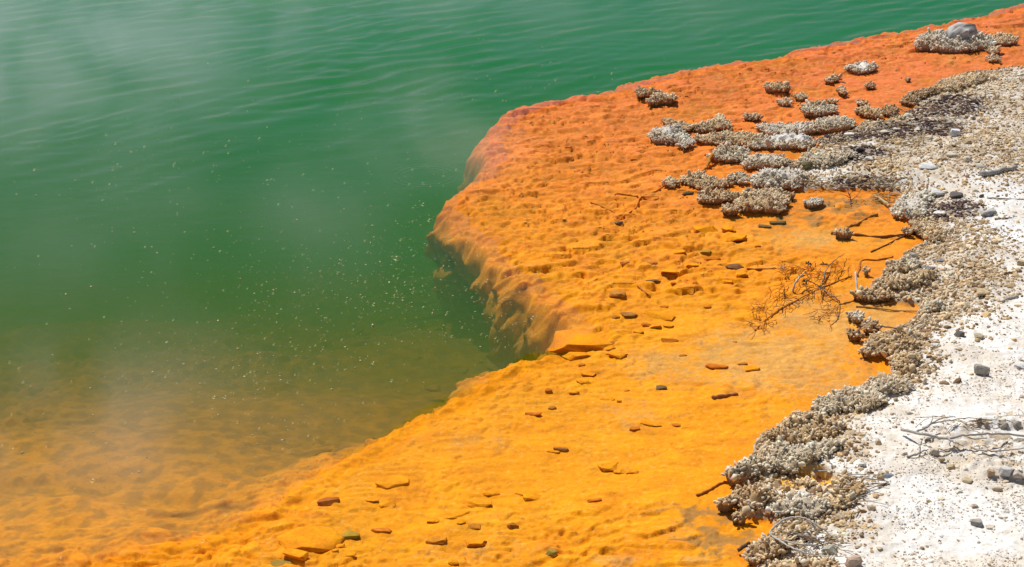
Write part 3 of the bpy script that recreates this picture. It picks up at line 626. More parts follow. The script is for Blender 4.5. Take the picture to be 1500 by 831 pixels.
ISL = 'knobbly sinter islets standing in the shallow orange water'
RID = 'knobbly sinter ridges reaching into the orange water'
BNK = 'knobbly sinter crust along the water edge'
CL = [
 # islets, far to near
 ('sinter_islet', 'widest pale islet, carrying a round grey boulder on its crest', [(1338,63),(1345,54),(1362,49),(1380,43),(1400,40),(1425,42),(1442,47),(1450,56),(1458,66),(1448,70),(1425,72),(1405,76),(1385,76),(1365,73),(1345,69)], .13, 'white', .5, ISL),
 ('sinter_islet', 'humped islet touching the widest pale islet with the boulder', [(1450,54),(1458,48),(1472,46),(1484,51),(1493,61),(1482,64),(1463,65),(1453,63)], .06, 'tan', 0, ISL),
 ('sinter_islet', 'small round islet just below the boulder islet, upper of two', [(1446,73),(1455,69),(1466,73),(1463,79),(1450,80)], None, 'tan', 0, ISL),
 ('sinter_islet', 'small round islet below the boulder islet, lower of two', [(1444,85),(1455,81),(1466,84),(1461,91),(1448,90)], None, 'tan', 0, ISL),
 ('sinter_islet', 'oval islet with a bright white top in far shallow water', [(1240,97),(1250,91),(1265,88),(1280,91),(1287,98),(1276,104),(1262,107),(1248,104)], None, 'white', .9, ISL),
 ('sinter_islet', 'small flat brown islet just below the white topped oval islet', [(1206,115),(1215,110),(1228,110),(1237,114),(1228,120),(1214,121)], None, 'tan', 0, ISL),
 ('sinter_islet', 'tiny dark islet between white topped islet and gravel bank', [(1267,124),(1274,120),(1281,124),(1277,129),(1270,129)], None, 'dark', 0, ISL),
 ('sinter_islet', 'small brown islet below the small flat brown islet', [(1222,132),(1230,127),(1240,128),(1241,135),(1230,138)], None, 'tan', 0, ISL),
 ('sinter_islet', 'tiniest dark speck of an islet near the gravel bank', [(1328,117),(1333,113),(1338,117),(1333,121)], None, 'dark', 0, ISL),
 ('sinter_islet', 'elongated brown islet alone in mid ledge beneath the far pool edge', [(1118,125),(1128,121),(1140,123),(1156,126),(1159,130),(1145,133),(1128,133)], None, 'tan', 0, ISL),
 ('sinter_islet', 'small dark round islet below the elongated brown islet', [(1139,150),(1148,145),(1157,149),(1155,155),(1144,155)], None, 'tan', 0, ISL),
 ('sinter_islet', 'small pale round islet between the elongated islet and grey dome islet', [(1165,140),(1174,135),(1183,138),(1181,145),(1170,146)], None, 'tan', 0, ISL),
 ('sinter_islet', 'grey domed islet standing off the end of the grey ridges', [(1173,161),(1180,151),(1195,147),(1212,149),(1223,157),(1220,165),(1205,168),(1185,168)], None, 'grey', 0, ISL),
 ('sinter_islet', 'tiny brown islet right behind the grey domed islet', [(1210,147),(1217,142),(1225,145),(1223,151),(1214,151)], None, 'tan', 0, ISL),
 ('sinter_islet', 'tan islet near the dark debris, with a small nub behind it', [(1250,161),(1258,154),(1270,155),(1285,161),(1292,167),(1283,174),(1268,170)], None, 'tan', 0, ISL),
 ('sinter_islet', 'small low nub behind the tan islet near dark debris', [(1253,150),(1260,145),(1266,148),(1275,151),(1262,154)], None, 'tan', 0, ISL),
 ('sinter_islet', 'dark brown islet against the bank beside the tan islet', [(1288,164),(1293,156),(1306,153),(1317,158),(1312,166),(1298,169)], None, 'dark', 0, ISL),
 ('sinter_islet', 'small round tan islet beyond the crossed pale ridges', [(1088,170),(1098,165),(1108,165),(1114,170),(1105,175),(1093,176)], None, 'tan', 0, ISL),
 ('sinter_islet', 'upper of two brown islets lying nearest the far pool edge', [(928,137),(938,129),(955,128),(966,133),(963,139),(946,142)], None, 'dark', 0, ISL),
 ('sinter_islet', 'lower of two brown islets lying nearest the far pool edge', [(946,146),(955,139),(975,136),(989,140),(984,146),(965,150),(953,152)], None, 'tan', 0, ISL),
 # grey ridges
 ('sinter_ridge', 'pale blunt ridge end pointing at the pool, like a fish head', [(948,195),(957,186),(972,180),(990,184),(1003,193),(1017,203),(1014,212),(1000,218),(995,209),(975,208),(957,204)], .085, 'white', .6, RID),
 ('sinter_ridge', 'thin ridge arm slanting behind the pale blunt ridge end', [(967,177),(975,171),(992,177),(1012,184),(1022,190),(1010,193),(990,186)], .04, 'tan', 0, RID),
 ('sinter_ridge', 'forked ridge arm rising beyond the pale blunt ridge end', [(1012,190),(1030,180),(1047,168),(1059,167),(1061,174),(1077,182),(1065,189),(1040,189),(1024,195)], .055, 'tan', 0, RID),
 ('sinter_ridge', 'long low tan ridge joining the fish head ridge to the white topped ridge', [(1015,200),(1035,195),(1060,193),(1085,190),(1112,196),(1117,206),(1090,213),(1060,213),(1035,208)], .06, 'tan', 0, RID),
 ('sinter_ridge', 'grey white ridge farthest from shore water in the ridge group', [(1106,189),(1118,180),(1140,178),(1165,180),(1190,181),(1202,189),(1185,195),(1150,194),(1125,197)], .06, 'white', .4, RID),
 ('sinter_ridge', 'plump grey ridge behind the dark debris, against the bank', [(1177,186),(1195,174),(1215,168),(1235,167),(1252,177),(1245,187),(1225,191),(1200,193)], .07, 'grey', .2, RID),
 ('sinter_ridge', 'broad ridge with the whitest bare top among the grey ridges', [(1088,216),(1104,206),(1120,198),(1145,193),(1170,193),(1190,198),(1200,207),(1190,215),(1165,218),(1140,217),(1115,218)], .085, 'white', .9, RID),
 ('sinter_ridge', 'rounded grey ridge end overhanging the orange stick', [(1040,223),(1052,213),(1075,211),(1095,217),(1102,230),(1085,237),(1060,233),(1045,233)], .085, 'grey', .1, RID),
 ('sinter_ridge', 'smooth grey hump behind the rounded ridge end and yellow patch', [(1087,239),(1100,226),(1125,223),(1146,226),(1158,234),(1148,244),(1125,244),(1100,248),(1088,247)], .07, 'grey', .5, RID),
 ('sinter_ridge', 'knobbly grey ridge beside the dark round rock and purple litter', [(1168,235),(1180,225),(1205,221),(1230,224),(1254,230),(1246,240),(1220,242),(1195,241),(1178,244)], .06, 'grey', .1, RID),
 ('sinter_ridge', 'largest white flecked mound in the middle of the ridge group', [(1096,263),(1104,251),(1122,244),(1145,246),(1165,249),(1182,261),(1180,271),(1160,277),(1145,274),(1120,273),(1105,271)], .10, 'white', .5, RID),
 ('sinter_ridge', 'small grey hump beside the largest white flecked mound', [(1065,261),(1075,250),(1092,249),(1099,258),(1092,269),(1075,269)], .07, 'grey', 0, RID),
 ('sinter_ridge', 'tan ridge lying behind the twin nub nearest the pool', [(996,262),(1008,252),(1025,251),(1045,256),(1065,262),(1070,270),(1050,275),(1030,278),(1012,271),(1000,268)], .06, 'tan', 0, RID),
 ('sinter_ridge', 'twin nub at the pool end of the tan ridge', [(974,267),(980,258),(990,258),(995,268),(985,275),(977,273)], .04, 'tan', 0, RID),
 ('sinter_ridge', 'flat tan ridge between the tan ridge and the black stone', [(1019,288),(1030,279),(1050,278),(1070,282),(1088,281),(1092,290),(1070,294),(1050,294),(1035,296)], .05, 'tan', 0, RID),
 ('sinter_ridge', 'tan ridge carrying the black stone, nearest in the ridge group', [(1077,300),(1084,288),(1095,278),(1118,274),(1140,270),(1151,284),(1154,300),(1140,311),(1120,307),(1095,307),(1080,305)], .07, 'tan', .1, RID),
 ('sinter_ridge', 'small broken nubs at the near tip of the ridge group', [(1056,304),(1066,299),(1078,303),(1084,308),(1072,313),(1062,310)], .035, 'tan', 0, RID),
 ('sinter_islet', 'small pale islet off the ridge carrying the black stone', [(1176,295),(1190,289),(1205,291),(1208,297),(1192,301),(1183,300)], None, 'white', .2, ISL),
 ('sinter_ridge', 'orange stained nub beside the largest white flecked mound', [(1145,287),(1155,280),(1168,286),(1160,293)], .035, 'dark', 0, RID),
 # bank, far to near
 ('sinter_crust', 'tan crust tongue at the far end of the gravel bank', [(1372,113),(1390,107),(1420,107),(1440,109),(1446,118),(1420,125),(1400,134),(1385,133),(1375,124)], .06, 'tan', 0, BNK),
 ('sinter_crust', 'narrow dark crust strip on the far gravel bank edge', [(1319,144),(1335,134),(1350,130),(1372,129),(1379,137),(1360,143),(1340,148),(1325,151)], .045, 'dark', 0, BNK),
 ('sinter_crust', 'whitish crust shelf below the white oval stone', [(1307,306),(1315,292),(1330,284),(1360,279),(1367,290),(1363,300),(1356,312),(1340,319),(1325,316),(1312,313)], .06, 'white', .5, BNK),
 ('sinter_crust', 'brown crust bend curving round the small orange cove', [(1334,322),(1350,317),(1370,330),(1387,345),(1379,357),(1366,357),(1356,346),(1345,340)], .05, 'tan', 0, BNK),
 ('sinter_crust', 'dark brown nub beside the end of the sunken stick', [(1316,339),(1325,330),(1334,335),(1333,343),(1320,344)], .04, 'dark', 0, BNK),
 ('sinter_crust', 'dark nub joined to the brown crust bend', [(1334,334),(1345,327),(1351,335),(1341,341)], .035, 'dark', 0, BNK),
 ('sinter_islet', 'lone knobbly islet threaded on the long sunken stick', [(1225,340),(1234,335),(1248,336),(1252,342),(1240,346),(1228,346)], .04, 'tan', 0, ISL),
 ('sinter_crust', 'grey crust under the two dark fronted rocks', [(1292,397),(1297,388),(1307,380),(1322,375),(1342,377),(1352,390),(1337,399),(1315,403),(1302,402)], .06, 'grey', .1, BNK),
 ('sinter_crust', 'wide tan crust fan above the sheltered yellow inlet', [(1272,422),(1290,410),(1310,402),(1340,399),(1366,404),(1374,412),(1357,421),(1330,421),(1312,424),(1290,424)], .06, 'tan', 0, BNK),
 ('sinter_crust', 'crust finger lying at the foot of the white stick', [(1248,431),(1258,424),(1285,425),(1313,433),(1300,440),(1275,438),(1258,438)], .045, 'tan', 0, BNK),
 ('sinter_islet', 'pea sized nub in the corner beside the white stick', [(1261,398),(1266,392),(1272,396),(1272,402),(1264,402)], .03, 'tan', 0, ISL),
 ('sinter_islet', 'white flecked nub in the sand below the white stick', [(1246,463),(1252,456),(1260,457),(1263,466),(1255,470)], .035, 'white', .3, ISL),
 ('sinter_crust', 'dark nub joined to the shore above the big crust clump', [(1263,478),(1270,470),(1283,471),(1289,480),(1275,487),(1266,486)], .04, 'dark', 0, BNK),
 ('sinter_islet', 'bushy brown nub ringed by red orange mat', [(1238,490),(1244,483),(1256,483),(1261,492),(1250,498),(1240,496)], .035, 'dark', 0, ISL),
 ('sinter_crust', 'big brown crust clump with a dark undercut above the red mat', [(1261,511),(1268,495),(1280,482),(1300,484),(1325,489),(1342,496),(1352,508),(1336,516),(1330,521),(1305,523),(1285,521),(1270,519)], .075, 'tan', 0, BNK),
 ('sinter_crust', 'crust lobe tucked below the big brown crust clump', [(1303,521),(1320,511),(1346,517),(1354,528),(1336,536),(1315,542),(1308,531)], .06, 'tan', 0, BNK),
 ('sinter_crust', 'small grey crust patch at the head of the yellow inlet', [(1340,453),(1350,443),(1365,438),(1382,445),(1373,456),(1355,461)], .045, 'grey', 0, BNK),
 ('sinter_crust', 'thick grey crust band along the water below the red mat', [(1187,606),(1193,590),(1200,579),(1220,571),(1240,562),(1258,556),(1262,580),(1255,602),(1230,607),(1210,609)], .08, 'grey', 0, BNK),
 ('sinter_crust', 'grey crust band running back from the water to white ground', [(1258,558),(1280,545),(1300,539),(1327,547),(1332,560),(1302,572),(1292,585),(1272,598),(1258,602)], .065, 'grey', .1, BNK),
 ('sinter_crust', 'ragged brown crust below the thick grey band', [(1127,629),(1135,622),(1150,611),(1165,599),(1185,599),(1202,606),(1232,614),(1242,625),(1226,641),(1190,649),(1165,651),(1150,646),(1135,641)], .08, 'tan', 0, BNK),
 ('sinter_crust', 'brown crust spreading between ragged crust and the puddle point', [(1101,661),(1115,655),(1130,645),(1150,640),(1170,649),(1200,651),(1235,650),(1237,662),(1212,672),(1190,684),(1165,681),(1140,673),(1118,669)], .075, 'grey', .2, BNK),
 ('sinter_crust', 'dark footed crust point sheltering the yellow puddle', [(1062,691),(1070,684),(1090,678),(1110,670),(1130,668),(1150,672),(1172,684),(1160,691),(1130,693),(1115,696),(1095,701),(1080,708),(1068,704)], .08, 'grey', 0, BNK),
 ('sinter_crust', 'crust mound with a white pebble, below the yellow puddle', [(1074,723),(1085,708),(1100,710),(1122,718),(1128,730),(1120,743),(1105,747),(1090,741),(1078,736)], .08, 'tan', 0, BNK),
 ('sinter_crust', 'dark knobbly nub out in the water beside the white pebble mound', [(1049,736),(1056,726),(1073,728),(1080,738),(1070,747),(1055,745)], .06, 'tan', 0, BNK),
 ('sinter_crust', 'round nub just below the dark nub in the water', [(1070,751),(1080,744),(1095,749),(1093,759),(1078,761)], .05, 'tan', 0, BNK),
 ('sinter_crust', 'silvery crust ridge between the puddle and the twig hoop', [(1127,742),(1140,732),(1160,725),(1185,722),(1205,734),(1224,747),(1212,756),(1180,759),(1150,753),(1135,748)], .07, 'white', .1, BNK),
 ('sinter_crust', 'crumbly tan rim on the land side of the yellow puddle', [(1214,735),(1222,720),(1217,706),(1227,697),(1245,699),(1262,714),(1270,725),(1256,736),(1240,746),(1225,746)], .04, 'tan', 0, BNK),
 ('sinter_crust', 'narrow crust spur dipping into the yellow puddle', [(1162,690),(1176,688),(1192,692),(1206,700),(1194,708),(1182,716),(1174,710),(1164,700)], .035, 'tan', 0, BNK),
 ('sinter_crust', 'dark crust mound under the water end of the twig hoop', [(1094,806),(1105,790),(1125,780),(1145,779),(1157,794),(1151,811),(1130,819),(1110,823)], .085, 'tan', 0, BNK),
 ('sinter_crust', 'crust mass nearest the viewer, below the twig hoop', [(1104,842),(1125,820),(1150,811),(1190,815),(1225,818),(1237,845),(1190,866),(1130,866)], .07, 'tan', .1, BNK),
]
for i, (nm, lb, poly, h, tone, cap, grp) in enumerate(CL):
    clump(nm, lb, poly, h, tone, cap, {'sinter_islet': 'sinter islet', 'sinter_ridge': 'sinter ridge', 'sinter_crust': 'sinter crust'}[nm], grp, seed=i)

# ------------------------------------------------------------------ stones
def rock_mesh(sx, sy, sz, seed, flat=.0, npts=18, rough=.05, roundness=.5):
    """an angular or rounded stone standing on z = 0: half sizes sx, sy, height sz"""
    r = random.Random(seed); bm = bmesh.new()
    for k in range(npts):
        while True:
            p = Vector((r.uniform(-1, 1), r.uniform(-1, 1), r.uniform(-1, 1)))
            if .2 < p.length < 1: break
        q = p.normalized(); pw = 1 - .45 * (1 - roundness)
        q = Vector([math.copysign(abs(c) ** pw, c) for c in q])
        bm.verts.new(q)
    g = bmesh.ops.convex_hull(bm, input=bm.verts)
    bmesh.ops.delete(bm, geom=[v for v in bm.verts if not v.link_faces], context='VERTS')
    bmesh.ops.bevel(bm, geom=bm.edges[:] , offset=.10 + .12 * roundness, segments=2, affect='EDGES', profile=.6, clamp_overlap=True)
    bmesh.ops.triangulate(bm, faces=bm.faces)
    bmesh.ops.subdivide_edges(bm, edges=[e for e in bm.edges if e.calc_length() > .35], cuts=1)
    bmesh.ops.triangulate(bm, faces=bm.faces)
    off = Vector((seed * 3.1, seed * 1.7, 0))
    for v in bm.verts:
        v.co += v.co.normalized() * (rough * 1.6 * mnoise.noise(v.co * 2.2 + off) + rough * mnoise.noise(v.co * 5 + off))
    for v in bm.verts:
        z = v.co.z
        if flat and z > 0: z = min(z, 1 - flat) / (1 - flat) * 1.0 if z > 1 - flat else z / (1 - flat)
        v.co = Vector((v.co.x * sx, v.co.y * sy, (z * .5 + .42) * sz))
    return bm

def stone(name, label, u, v, w, h, col, cat='stone', group=None, seed=0, kind='shore', flat=.2, depth=.75, round_=.5, rot=None, tilt=0.0, sink=0.0, side=None, rough=.05, dark=None):
    r = random.Random(seed * 7 + 3)
    m = pxm(u, v); sx = w * m / 2; sy = sx * depth
    el = math.asin(min(.9, CAM_H / np.linalg.norm(np.array([*at(u, v)[:2], 0]) - np.array([0, 0, CAM_H]))))
    sz = max((h * m - 2 * sy * math.sin(el) * .8) / math.cos(el), sx * .32)
    p = place(u, v + h * .22)
    bm = rock_mesh(sx, sy, sz, seed, flat=flat, rough=rough, roundness=round_, npts=int(14 + 10 * round_))
    me = bpy.data.meshes.new(name); bm.to_mesh(me); bm.free()
    for pl in me.polygons: pl.use_smooth = round_ > .45
    n = len(me.vertices); co = np.empty(n * 3, np.float32); me.vertices.foreach_get('co', co); co = co.reshape(-1, 3)
    no = np.empty(n * 3, np.float32); me.vertex_normals.foreach_get('vector', no); no = no.reshape(-1, 3)
    c = np.tile(np.array(col, float), (n, 1))
    c *= (1 + .25 * fbm(co[:, 0] / sx * 2 + seed, co[:, 1] / sx * 2 + co[:, 2] / sx, 3, 301))[:, None]
    if dark is not None: c = mix(c, np.array(dark), sstep(.0, .35, fbm(co[:, 0] / sx * 2.4 + seed, co[:, 1] / sx * 2 + co[:, 2] / sx * 2.4, 3, 309)))
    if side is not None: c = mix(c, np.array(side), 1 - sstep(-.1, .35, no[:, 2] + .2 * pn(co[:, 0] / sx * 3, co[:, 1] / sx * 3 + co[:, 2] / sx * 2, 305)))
    ca = me.color_attributes.new('tint', 'FLOAT_COLOR', 'POINT'); cc = np.ones((n, 4), np.float32); cc[:, :3] = np.clip(c, .01, .85); ca.data.foreach_set('color', cc.ravel())
    me.materials.append(M_stone if kind == 'shore' else M_wet)
    o = bpy.data.objects.new(name, me); COL.objects.link(o)
    o.location = (p[0], p[1], p[2] - sink * sz)
    o.rotation_euler = (tilt, r.uniform(-.08, .08), r.uniform(-.35, .35) if rot is None else rot)
    return tag(o, label, cat, group)

GSH = 'loose stones on the white shore'
GLD = 'loose stones lying on the flooded orange ledge'
WHT, PAL, TAN, GRY, DGR, BLU = (.76, .71, .63), (.62, .54, .43), (.54, .41, .25), (.38, .345, .30), (.17, .15, .135), (.25, .26, .28)
SHORE_ST = [  # u, v, w, h, colour, roundness, flat, label
 (1437, 542, 24, 24, GRY, .1, .1, 'angular grey stone with pale bands, alone on the bright white ground'),
 (1405, 490, 16, 13, DGR, .2, .1, 'small dark grey stone beside the pale tan pebble on white ground'),
 (1433, 493, 15, 12, (.56, .48, .33), .4, .2, 'pale tan pebble beside the small dark grey stone'),
 (1436, 429, 28, 15, TAN, .2, .3, 'tan rock with a dark hollow underneath, above the white ground'),
 (1495, 386, 14, 11, TAN, .3, .3, 'brown stone cut off by the edge of the picture'),
 (1301, 697, 16, 9, BLU, .1, .2, 'blue grey angular pebble beside the thin grey twigs'),
 (1429, 765, 20, 13, GRY, .1, .4, 'flat grey block with a dark end on white ground'),
 (1451, 771, 16, 7, PAL, .4, .4, 'low beige lump just beside the flat grey block'),
 (1250, 822, 26, 24, (.50, .36, .27), .05, .0, 'pinkish wedge shaped stone at the bottom of the shore'),
 (1215, 806, 26, 20, (.48, .45, .36), .05, .2, 'pale slab with a mossy black side beside the twig hoop'),
 (1371, 283, 27, 14, (.62, .60, .57), .9, .1, 'white egg shaped stone above the whitish crust shelf'),
 (1400, 287, 20, 14, DGR, .3, .2, 'dark grey stone next to the white egg shaped stone'),
 (1376, 312, 20, 8, WHT, .6, .4, 'flat bright white pebble below the white egg shaped stone'),
 (1448, 311, 26, 14, (.44, .42, .39), .7, .2, 'rounded grey stone beside the chalky white streak'),
 (1437, 287, 9, 7, DGR, .4, .2, 'small dark pebble near the top of the chalky white streak'),
 (1398, 196, 17, 15, (.72, .71, .72), .05, .1, 'bright white shard with grey facets standing in dark debris'),
 (1416, 208, 15, 10, TAN, .2, .3, 'tan stone with black underside beside the bright white shard'),
 (1487, 219, 11, 8, WHT, .8, .2, 'round cream pebble far over on the gravel'),
 (1416, 234, 14, 11, PAL, .5, .2, 'pale round stone in the gravel below the white shard'),
 (1394, 227, 18, 8, PAL, .5, .4, 'flat beige stone in the gravel above the long white lump'),
 (1359, 243, 30, 11, (.66, .65, .63), .6, .3, 'long white chalky lump lying in the gravel'),
 (1437, 244, 16, 5, GRY, .2, .5, 'thin grey flake above the driftwood slab'),
 (1273, 233, 14, 9, WHT, .7, .2, 'clean white pebble in front of the dark hole rock'),
 (1259, 221, 12, 11, (.05, .045, .045), .4, .1, 'black rock at the end of the knobbly grey ridge'),
 (1244, 197, 16, 7, WHT, .6, .3, 'white pebble on the edge of the purple litter'),
 (1331, 169, 16, 9, (.62, .60, .50), .7, .2, 'greenish white pebble with a dark pit by the orange inlet'),
 (1296, 193, 18, 7, (.60, .54, .42), .6, .4, 'flat cream pebble in the dark debris'),
 (1314, 190, 14, 6, (.56, .50, .40), .6, .4, 'cream pebble beside the flat cream pebble'),
 (1344, 190, 15, 4, PAL, .5, .5, 'thin pale pebble in the black debris'),
 (1361, 202, 14, 7, PAL, .4, .3, 'pale stone at the near edge of the black debris'),
 (1389, 181, 10, 7, GRY, .3, .2, 'grey pebble behind the bright white shard'),
 (1318, 386, 18, 14, (.33, .31, .28), .2, .1, 'dark fronted grey rock on the crust, nearer the water of two'),
 (1338, 377, 15, 16, (.42, .38, .33), .1, .0, 'pointed grey rock on the crust beside the dark fronted one'),
 (1361, 393, 22, 11, (.20, .20, .21), .2, .2, 'dark slate rock in shadow behind the tan crust fan'),
 (1376, 382, 17, 8, BLU, .2, .4, 'blue grey slate flake above the dark slate rock'),
 (1181, 243, 22, 17, (.20, .17, .09), .6, .1, 'round olive black rock wedged in the grey ridges'),
 (1112, 283, 18, 17, (.085, .08, .06), .3, .1, 'black stone sitting on the tan ridge'),
 (1095, 280, 16, 12, (.24, .22, .17), .4, .1, 'grey brown stone leaning on the black stone'),
 (1224, 615, 8, 6, WHT, .6, .2, 'white pebble lying on the yellow crumbs of the crust'),
 (1097, 727, 7, 5, (.78, .77, .74), .6, .3, 'white pebble stuck on the crust mound'),
 (1313, 487, 14, 9, DGR, .4, .2, 'dark clod on top of the big brown crust clump'),
 (1369, 506, 14, 8, (.6, .6, .6), .4, .4, 'grey white flake behind the big brown crust clump'),
 (1243, 695, 14, 6, (.22, .21, .23), .4, .3, 'dark grey lump at the foot of the thin twig'),
 (1262, 681, 12, 10, (.78, .76, .72), .3, .2, 'chalk white crumb on the shore behind the puddle'),
 (1359, 646, 10, 9, (.42, .33, .23), .3, .1, 'small brown stone under the dead branch fork'),
 (1368, 662, 16, 14, (.52, .45, .36), .2, .1, 'beige stone at the head of the rubble bank'),
 (1379, 674, 12, 10, (.44, .33, .2), .2, .1, 'ochre stone on the rubble bank below the beige stone'),
 (1393, 684, 14, 11, (.5, .38, .23), .2, .1, 'ochre lump half way down the rubble bank'),
 (1418, 703, 20, 10, (.58, .45, .28), .4, .3, 'tan slab at the lower end of the rubble bank'),
 (1435, 617, 12, 11, (.42, .34, .25), .3, .1, 'brown rubble stone behind the branch, upper of the heap'),
 (1444, 621, 9, 8, (.46, .38, .28), .3, .1, 'small brown rubble stone touching the upper heap stone'),
 (1470, 622, 14, 10, (.42, .36, .28), .4, .1, 'grey brown rubble stone behind the branch end'),
 (1491, 622, 16, 12, (.38, .33, .27), .4, .1, 'dull brown rubble stone by the picture edge above the branch'),
 (1465, 641, 34, 9, (.46, .37, .26), .4, .4, 'long flat tan rock right below the branch'),
 (1493, 646, 18, 14, (.40, .36, .29), .4, .1, 'rounded grey brown rock at the branch end'),
 (1450, 694, 14, 14, (.46, .34, .22), .2, .1, 'upright ochre stone in the pale rubble'),
 (1492, 694, 22, 14, (.58, .48, .39), .4, .2, 'pinkish rubble block with a dark gap beside it'),
 (1474, 690, 24, 18, (.62, .60, .58), .3, .1, 'ash white rubble block beside the pinkish block'),
 (1460, 716, 16, 10, (.50, .40, .28), .3, .2, 'tan rubble stone at the foot of the ash white block'),
 (1360, 734, 10, 6, (.55, .43, .24), .3, .3, 'small ochre crumb alone on the white ground'),
 (1378, 730, 12, 5, (.76, .66, .45), .4, .4, 'yellowish crumb next to the small ochre crumb'),
 (1427, 742, 10, 8, (.56, .45, .35), .3, .3, 'beige crumb above the flat grey block'),
 (1288, 803, 10, 5, (.58, .46, .28), .4, .4, 'tan crumb on the white ground near the pink wedge'),
 (1376, 793, 5, 5, (.2, .16, .13), .6, .2, 'tiny black bead on the white ground'),
 (1495, 535, 20, 9, (.72, .70, .67), .4, .5, 'white slab with a dark crack at the picture edge'),
]
for i, (u, v, w, h, c, rd_, fl, lb) in enumerate(SHORE_ST):
    stone('shore_stone', lb, u, v, w, h, c, 'stone', GSH, seed=40 + i, round_=rd_, flat=fl, sink=.12)
b = stone('crest_boulder', 'round cracked grey boulder on top of the widest pale islet', 1404, 41, 54, 38, (.55, .53, .50), 'boulder', None, seed=905, rough=.19, dark=(.13, .12, .11), round_=.75, flat=0, depth=.6)
_p = at(1404, 55, .09); b.location = (_p[0], _p[1], .012)

